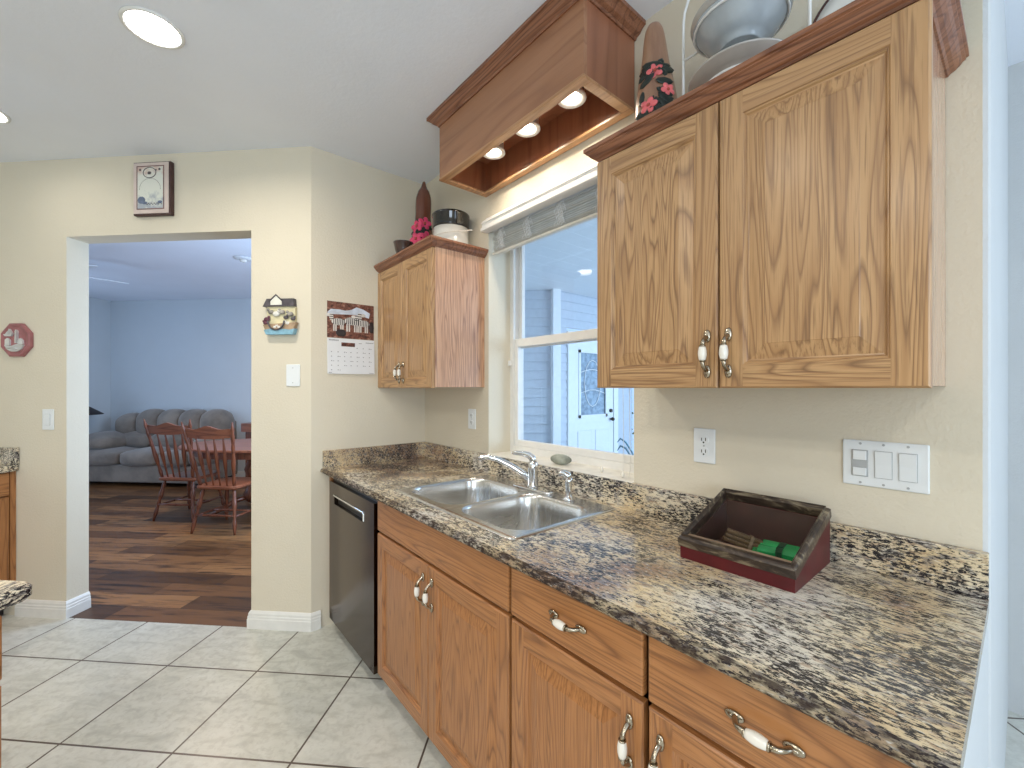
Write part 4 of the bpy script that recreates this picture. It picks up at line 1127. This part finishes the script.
# ------------------------------------------------------------------ dining room
sofa_m, nt, b = newmat('taupe_microfibre')
n = noise(nt, coords(nt, (4, 4, 4)), 1.0, 4, .6)
L(nt, ramp(nt, n, [(.35, (.165, .135, .108)), (.65, (.26, .215, .172))]), b.inputs['Base Color']); b.inputs['Roughness'].default_value = .8
b.inputs['Sheen Weight'].default_value = .4
seam_m = plain('sofa_seam_dark', (.06, .048, .04), .9, var=.2)
def ab_at(u, d):      # world -> (a, b) for a photo column at a given depth
    a_ = math.radians(39.9); l = (u-512)/430*d
    x = math.sin(a_)*d+math.cos(a_)*l; y = math.cos(a_)*d-math.sin(a_)*l
    return ((x-P0[0])-(y-P0[1]))*Q, ((x-P0[0])+(y-P0[1]))*Q
def cushion(x0, x1, y0, y1, z0, z1, r=.07, puff=.03):
    m = MB(); m.box(x0, x1, y0, y1, z0, z1)
    bmesh.ops.subdivide_edges(m.bm, edges=m.bm.edges[:], cuts=3, use_grid_fill=True)
    c = Vector(((x0+x1)/2, (y0+y1)/2, (z0+z1)/2)); h = Vector(((x1-x0)/2, (y1-y0)/2, (z1-z0)/2))
    for v in m.bm.verts:
        q = [(v.co[i]-c[i])/h[i] for i in range(3)]
        for i in range(3):
            o = [q[j] for j in range(3) if j != i]
            k = (1-o[0]**2)*(1-o[1]**2)
            if abs(abs(q[i])-1) < 1e-4: v.co[i] += math.copysign(puff*k, q[i])
        # pull corners in
        e = sum(1 for w in q if abs(abs(w)-1) < 1e-4)
        if e >= 2:
            for i in range(3):
                if abs(abs(q[i])-1) < 1e-4: v.co[i] -= math.copysign(r*(.28 if e == 2 else .42), q[i])
    return m
def subd(o, lv=2):
    s = o.modifiers.new('smooth', 'SUBSURF'); s.levels = lv; s.render_levels = lv
    for p in o.data.polygons: p.use_smooth = True
    return o
sa0, sb = ab_at(84, 5.98)
sf = thing('sofa', 'taupe overstuffed sofa against the bluish wall, seen through the doorway', 'sofa', T(sa0, sb), T45)
SW = 1.72
m = MB(); m.box(-.26, SW-.02, .05, .76, .06, .30, bev=.02); m.build('base', sofa_m, sf)
m = MB()

for x in (-.2, SW-.16):
    for y in (.08, .64):
        m = MB(); m.box(x, x+.08, y, y+.08, 0, .06); m.build('foot', black_m, sf)
aw = .30
for i, (x0, x1) in enumerate(((-.26, .47), (.47, 1.06), (1.06, SW-.18))):
    subd(cushion(x0+.004, x1-.004, .0, .60, .28, .50, .06, .03).build('seat_cushion', sofa_m, sf))
for i in range(3):
    x0 = .02+i*(SW-.08)/3; x1 = .02+(i+1)*(SW-.08)/3
    subd(cushion(x0+.02, x1-.02, .36, .60, .48, .70, .08, .04).build('lumbar_cushion', sofa_m, sf))
n_ = 5
for i in range(n_):
    x0 = -.04+i*(SW-.02)/n_; x1 = -.04+(i+1)*(SW-.02)/n_
    lo = .0 if i else -.06
    subd(cushion(x0-.012, x1+.012, .42, .78, .64, 1.02+lo, .10, .05).build('back_pillow', sofa_m, sf))
m = MB(); m.box(-.02, SW-.04, .60, .77, .28, .88, bev=.03); m.build('back_frame', sofa_m, sf)
subd(cushion(-.30, .24, .06, .66, .49, .70, .08, .05).build('arm', sofa_m, sf))
subd(cushion(SW-.22, SW, .02, .70, .28, .66, .08, .04).build('arm', sofa_m, sf))

def dining_chair(label, a, b_, rot, group='turned spindle dining chairs'):
    t = thing('dining_chair', label, 'chair', T(a, b_), T45+rot, group)
    def turned(p0, p1, rs, name, mat=cherry):
        m = MB(); p0 = Vector(p0); p1 = Vector(p1); n = len(rs)-1
        m.tube([tuple(p0+(p1-p0)*i/n) for i in range(n+1)], rs, 10); return m.build(name, mat, t)
    leg = [.010, .013, .017, .019, .016, .012, .019, .013, .021, .022, .020, .015, .019, .013, .016]
    for sx in (-1, 1):
        turned((sx*.218, -.225, 0), (sx*.155, -.15, .42), leg, 'leg')
        turned((sx*.215, .215, 0), (sx*.160, .15, .42), leg, 'leg')
        turned((sx*.194, -.205, .16), (sx*.203, .20, .16), [.008, .010, .013, .010, .008], 'stretcher')
    turned((-.20, 0, .165), (.20, 0, .165), [.008, .010, .014, .010, .008], 'stretcher')
    turned((-.190, -.202, .17), (.190, -.202, .17), [.008, .010, .013, .010, .008], 'stretcher')
    m = MB(); sh_ = [(x, y) for x, y in rrect(-.215, .215, -.205, .225, [.10, .10, .06, .06], 5)]
    m.loft([[(x*.94, y*.94, .412) for x, y in sh_], [(x, y, .424) for x, y in sh_], [(x, y, .440) for x, y in sh_], [(x*.95, y*.95, .448) for x, y in sh_]], smooth=False); m.build('seat', cherry_top, t)
    post = [.013, .016, .018, .014, .012, .018, .020, .020, .018, .016, .015, .017, .013, .017, .018, .012, .017, .011, .006]
    for sx in (-1, 1): turned((sx*.170, -.17, .44), (sx*.252, -.30, 1.06), post, 'back_post')
    m = MB(); top = []; bot = []
    N_ = 14
    for k in range(N_+1):
        q = -1+2*k/N_; x = q*.238; y = -.275-.020*(1-q*q); zt_ = .985+.030*(1-abs(q))**.8*(1 if abs(q) < .98 else 0)+.010*math.cos(q*PI*2); zb_ = .900+.018*q*q
        top.append((x, y, zt_)); bot.append((x, y+.012, zb_))
    R4 = []
    for tp, bt in zip(top, bot): R4.append([(tp[0], tp[1]-.010, tp[2]), (tp[0], tp[1]+.010, tp[2]), (bt[0], bt[1]+.010, bt[2]), (bt[0], bt[1]-.010, bt[2])])
    m.loft(R4, smooth=False); m.build('crest_rail', cherry_top, t)
    for k in range(4):
        q = (-1.5+k)/2.2
        turned((q*.15, -.175, .44), (q*.20, -.262-.012*(1-q*q), .92), [.007, .008, .010, .013, .017, .019, .016, .011, .008, .007], 'spindle')
    return t
def a_of(l, d):
    a_ = math.radians(39.9); x = math.sin(a_)*d+math.cos(a_)*l; y = math.cos(a_)*d-math.sin(a_)*l
    return ((x-P0[0])-(y-P0[1]))*Q, ((x-P0[0])+(y-P0[1]))*Q
a1, b1 = a_of(-2.79, 4.05+.215)
dining_chair('dark cherry spindle-back chair nearest the doorway, back turned to the viewer', a1, b1, 0)
a2, b2 = a_of(-3.465, 4.645)
dining_chair('dark cherry spindle-back chair at the left end of the table, behind the nearest one', a2, b2, 0)
a3, b3 = a_of(-2.88, 4.83)
tb = thing('dining_table', 'oval cherry pedestal dining table behind the spindle chairs', 'table', T(a3, b3), T45)
m = MB(); ov = lambda k, z: [(.80*k*math.cos(2*PI*i/48), .54*k*math.sin(2*PI*i/48), z) for i in range(48)]
m.loft([ov(.97, .718), ov(1.0, .726), ov(1.0, .742), ov(.985, .750)], smooth=False); m.build('tabletop', cherry_top, tb)
m = MB(); m.loft([ov(.80, .64), ov(.80, .717)], smooth=False); m.build('apron', cherry, tb)
m = MB(); m.lathe([(.06, .10), (.10, .13), (.12, .20), (.085, .28), (.06, .34), (.09, .40), (.11, .47), (.08, .56), (.12, .62), (.14, .64)], n=24); m.build('pedestal', cherry, tb)
for k in range(4):
    a = PI/4+PI/2*k; c, s = math.cos(a), math.sin(a)
    m = MB(); m.tube([(c*.06, s*.06, .17), (c*.20, s*.20, .14), (c*.34, s*.34, .06), (c*.42, s*.42, .022)], [.035, .032, .028, .020], 10, flat=.8); m.build('foot', cherry, tb)
sa, sb2 = ab_at(239.5, 6.12)
sbd = thing('sideboard', 'low cherry sideboard beside the sofa at the right of the doorway view', 'sideboard', T(sa, sb2), T45)
m = MB(); m.prism(rrect(0, .9, 0, .40, [.01, .04, .04, .01], 5), 'Z', .75, .87); m.build('top', cherry_top, sbd)
m = MB(); m.box(.05, .85, .05, .38, .10, .75, bev=.004); m.build('body', cherry, sbd)
m = MB()
for x in (.05, .80):
    for y in (.05, .33): m.box(x, x+.05, y, y+.05, 0, .10)
m.build('leg', cherry, sbd)
fa, fb_ = ab_at(66, 6.05)
fl = thing('floor_lamp', 'floor lamp with a dark cone shade left of the sofa', 'lamp', T(fa, fb_), T45)
m = MB(); m.lathe([(.13, 0), (.13, .015), (.02, .03)], n=24); m.build('base', black_m, fl)
m = MB(); m.tube([(0, 0, .02), (0, 0, 1.1)], .010); m.build('pole', black_m, fl)
m = MB(); m.lathe([(.49*.78, .995), (.49*.80, 1.0), (.12, 1.19), (.11, 1.19)], n=32, cap0=False, cap1=False); m.build('shade', plain('dark_shade', (.035, .028, .03), .6, var=.2), fl)
fna, fnb = ab_at(44, 4.35)
fn = thing('ceiling_fan', 'white ceiling fan in the dining room, one blade tip showing at the left jamb', 'fan', T(fna, fnb, CEIL-.001), T45)
fanw = plain('fan_white', (.74, .76, .78), .4, var=.03)
m = MB(); m.lathe([(.06, 0), (.055, -.04), (.015, -.055)], n=24); m.tube([(0, 0, -.05), (0, 0, -.10)], .012); m.build('downrod', fanw, fn)
m = MB(); m.lathe([(.05, -.07), (.10, -.09), (.11, -.16), (.07, -.20), (.03, -.21)], n=28); m.build('motor', fanw, fn)
for k in range(5):
    a = 2*PI*k/5-.14; R2 = Matrix.Rotation(a, 4, 'Z') @ Matrix.Rotation(.2, 4, 'X')
    m = MB(); m.prism([(.16, -.05), (.62, -.065), (.66, -.04), (.66, .04), (.62, .065), (.16, .05)], 'Z', -.004, .004); m.box(.08, .18, -.02, .02, -.006, .006)
    for v in m.bm.verts: v.co = R2 @ v.co + Vector((0, 0, -.175))
    m.build('blade', fanw, fn)
ca, cb = a_of(-2.83, 4.53)
fx = thing('flush_ceiling_light', 'small white ceiling fixture above the dining table, right edge of the doorway', 'ceiling light', T(ca, cb, CEIL-.0005), T45)
m = MB(); m.lathe([(.09, 0), (.09, -.012), (.05, -.020)], n=32); m.build('canopy', fanw, fx)
m = MB(); m.lathe([(.035, -.020), (.032, -.038), (.012, -.046)], n=24); m.build('shade', ceramic, fx)
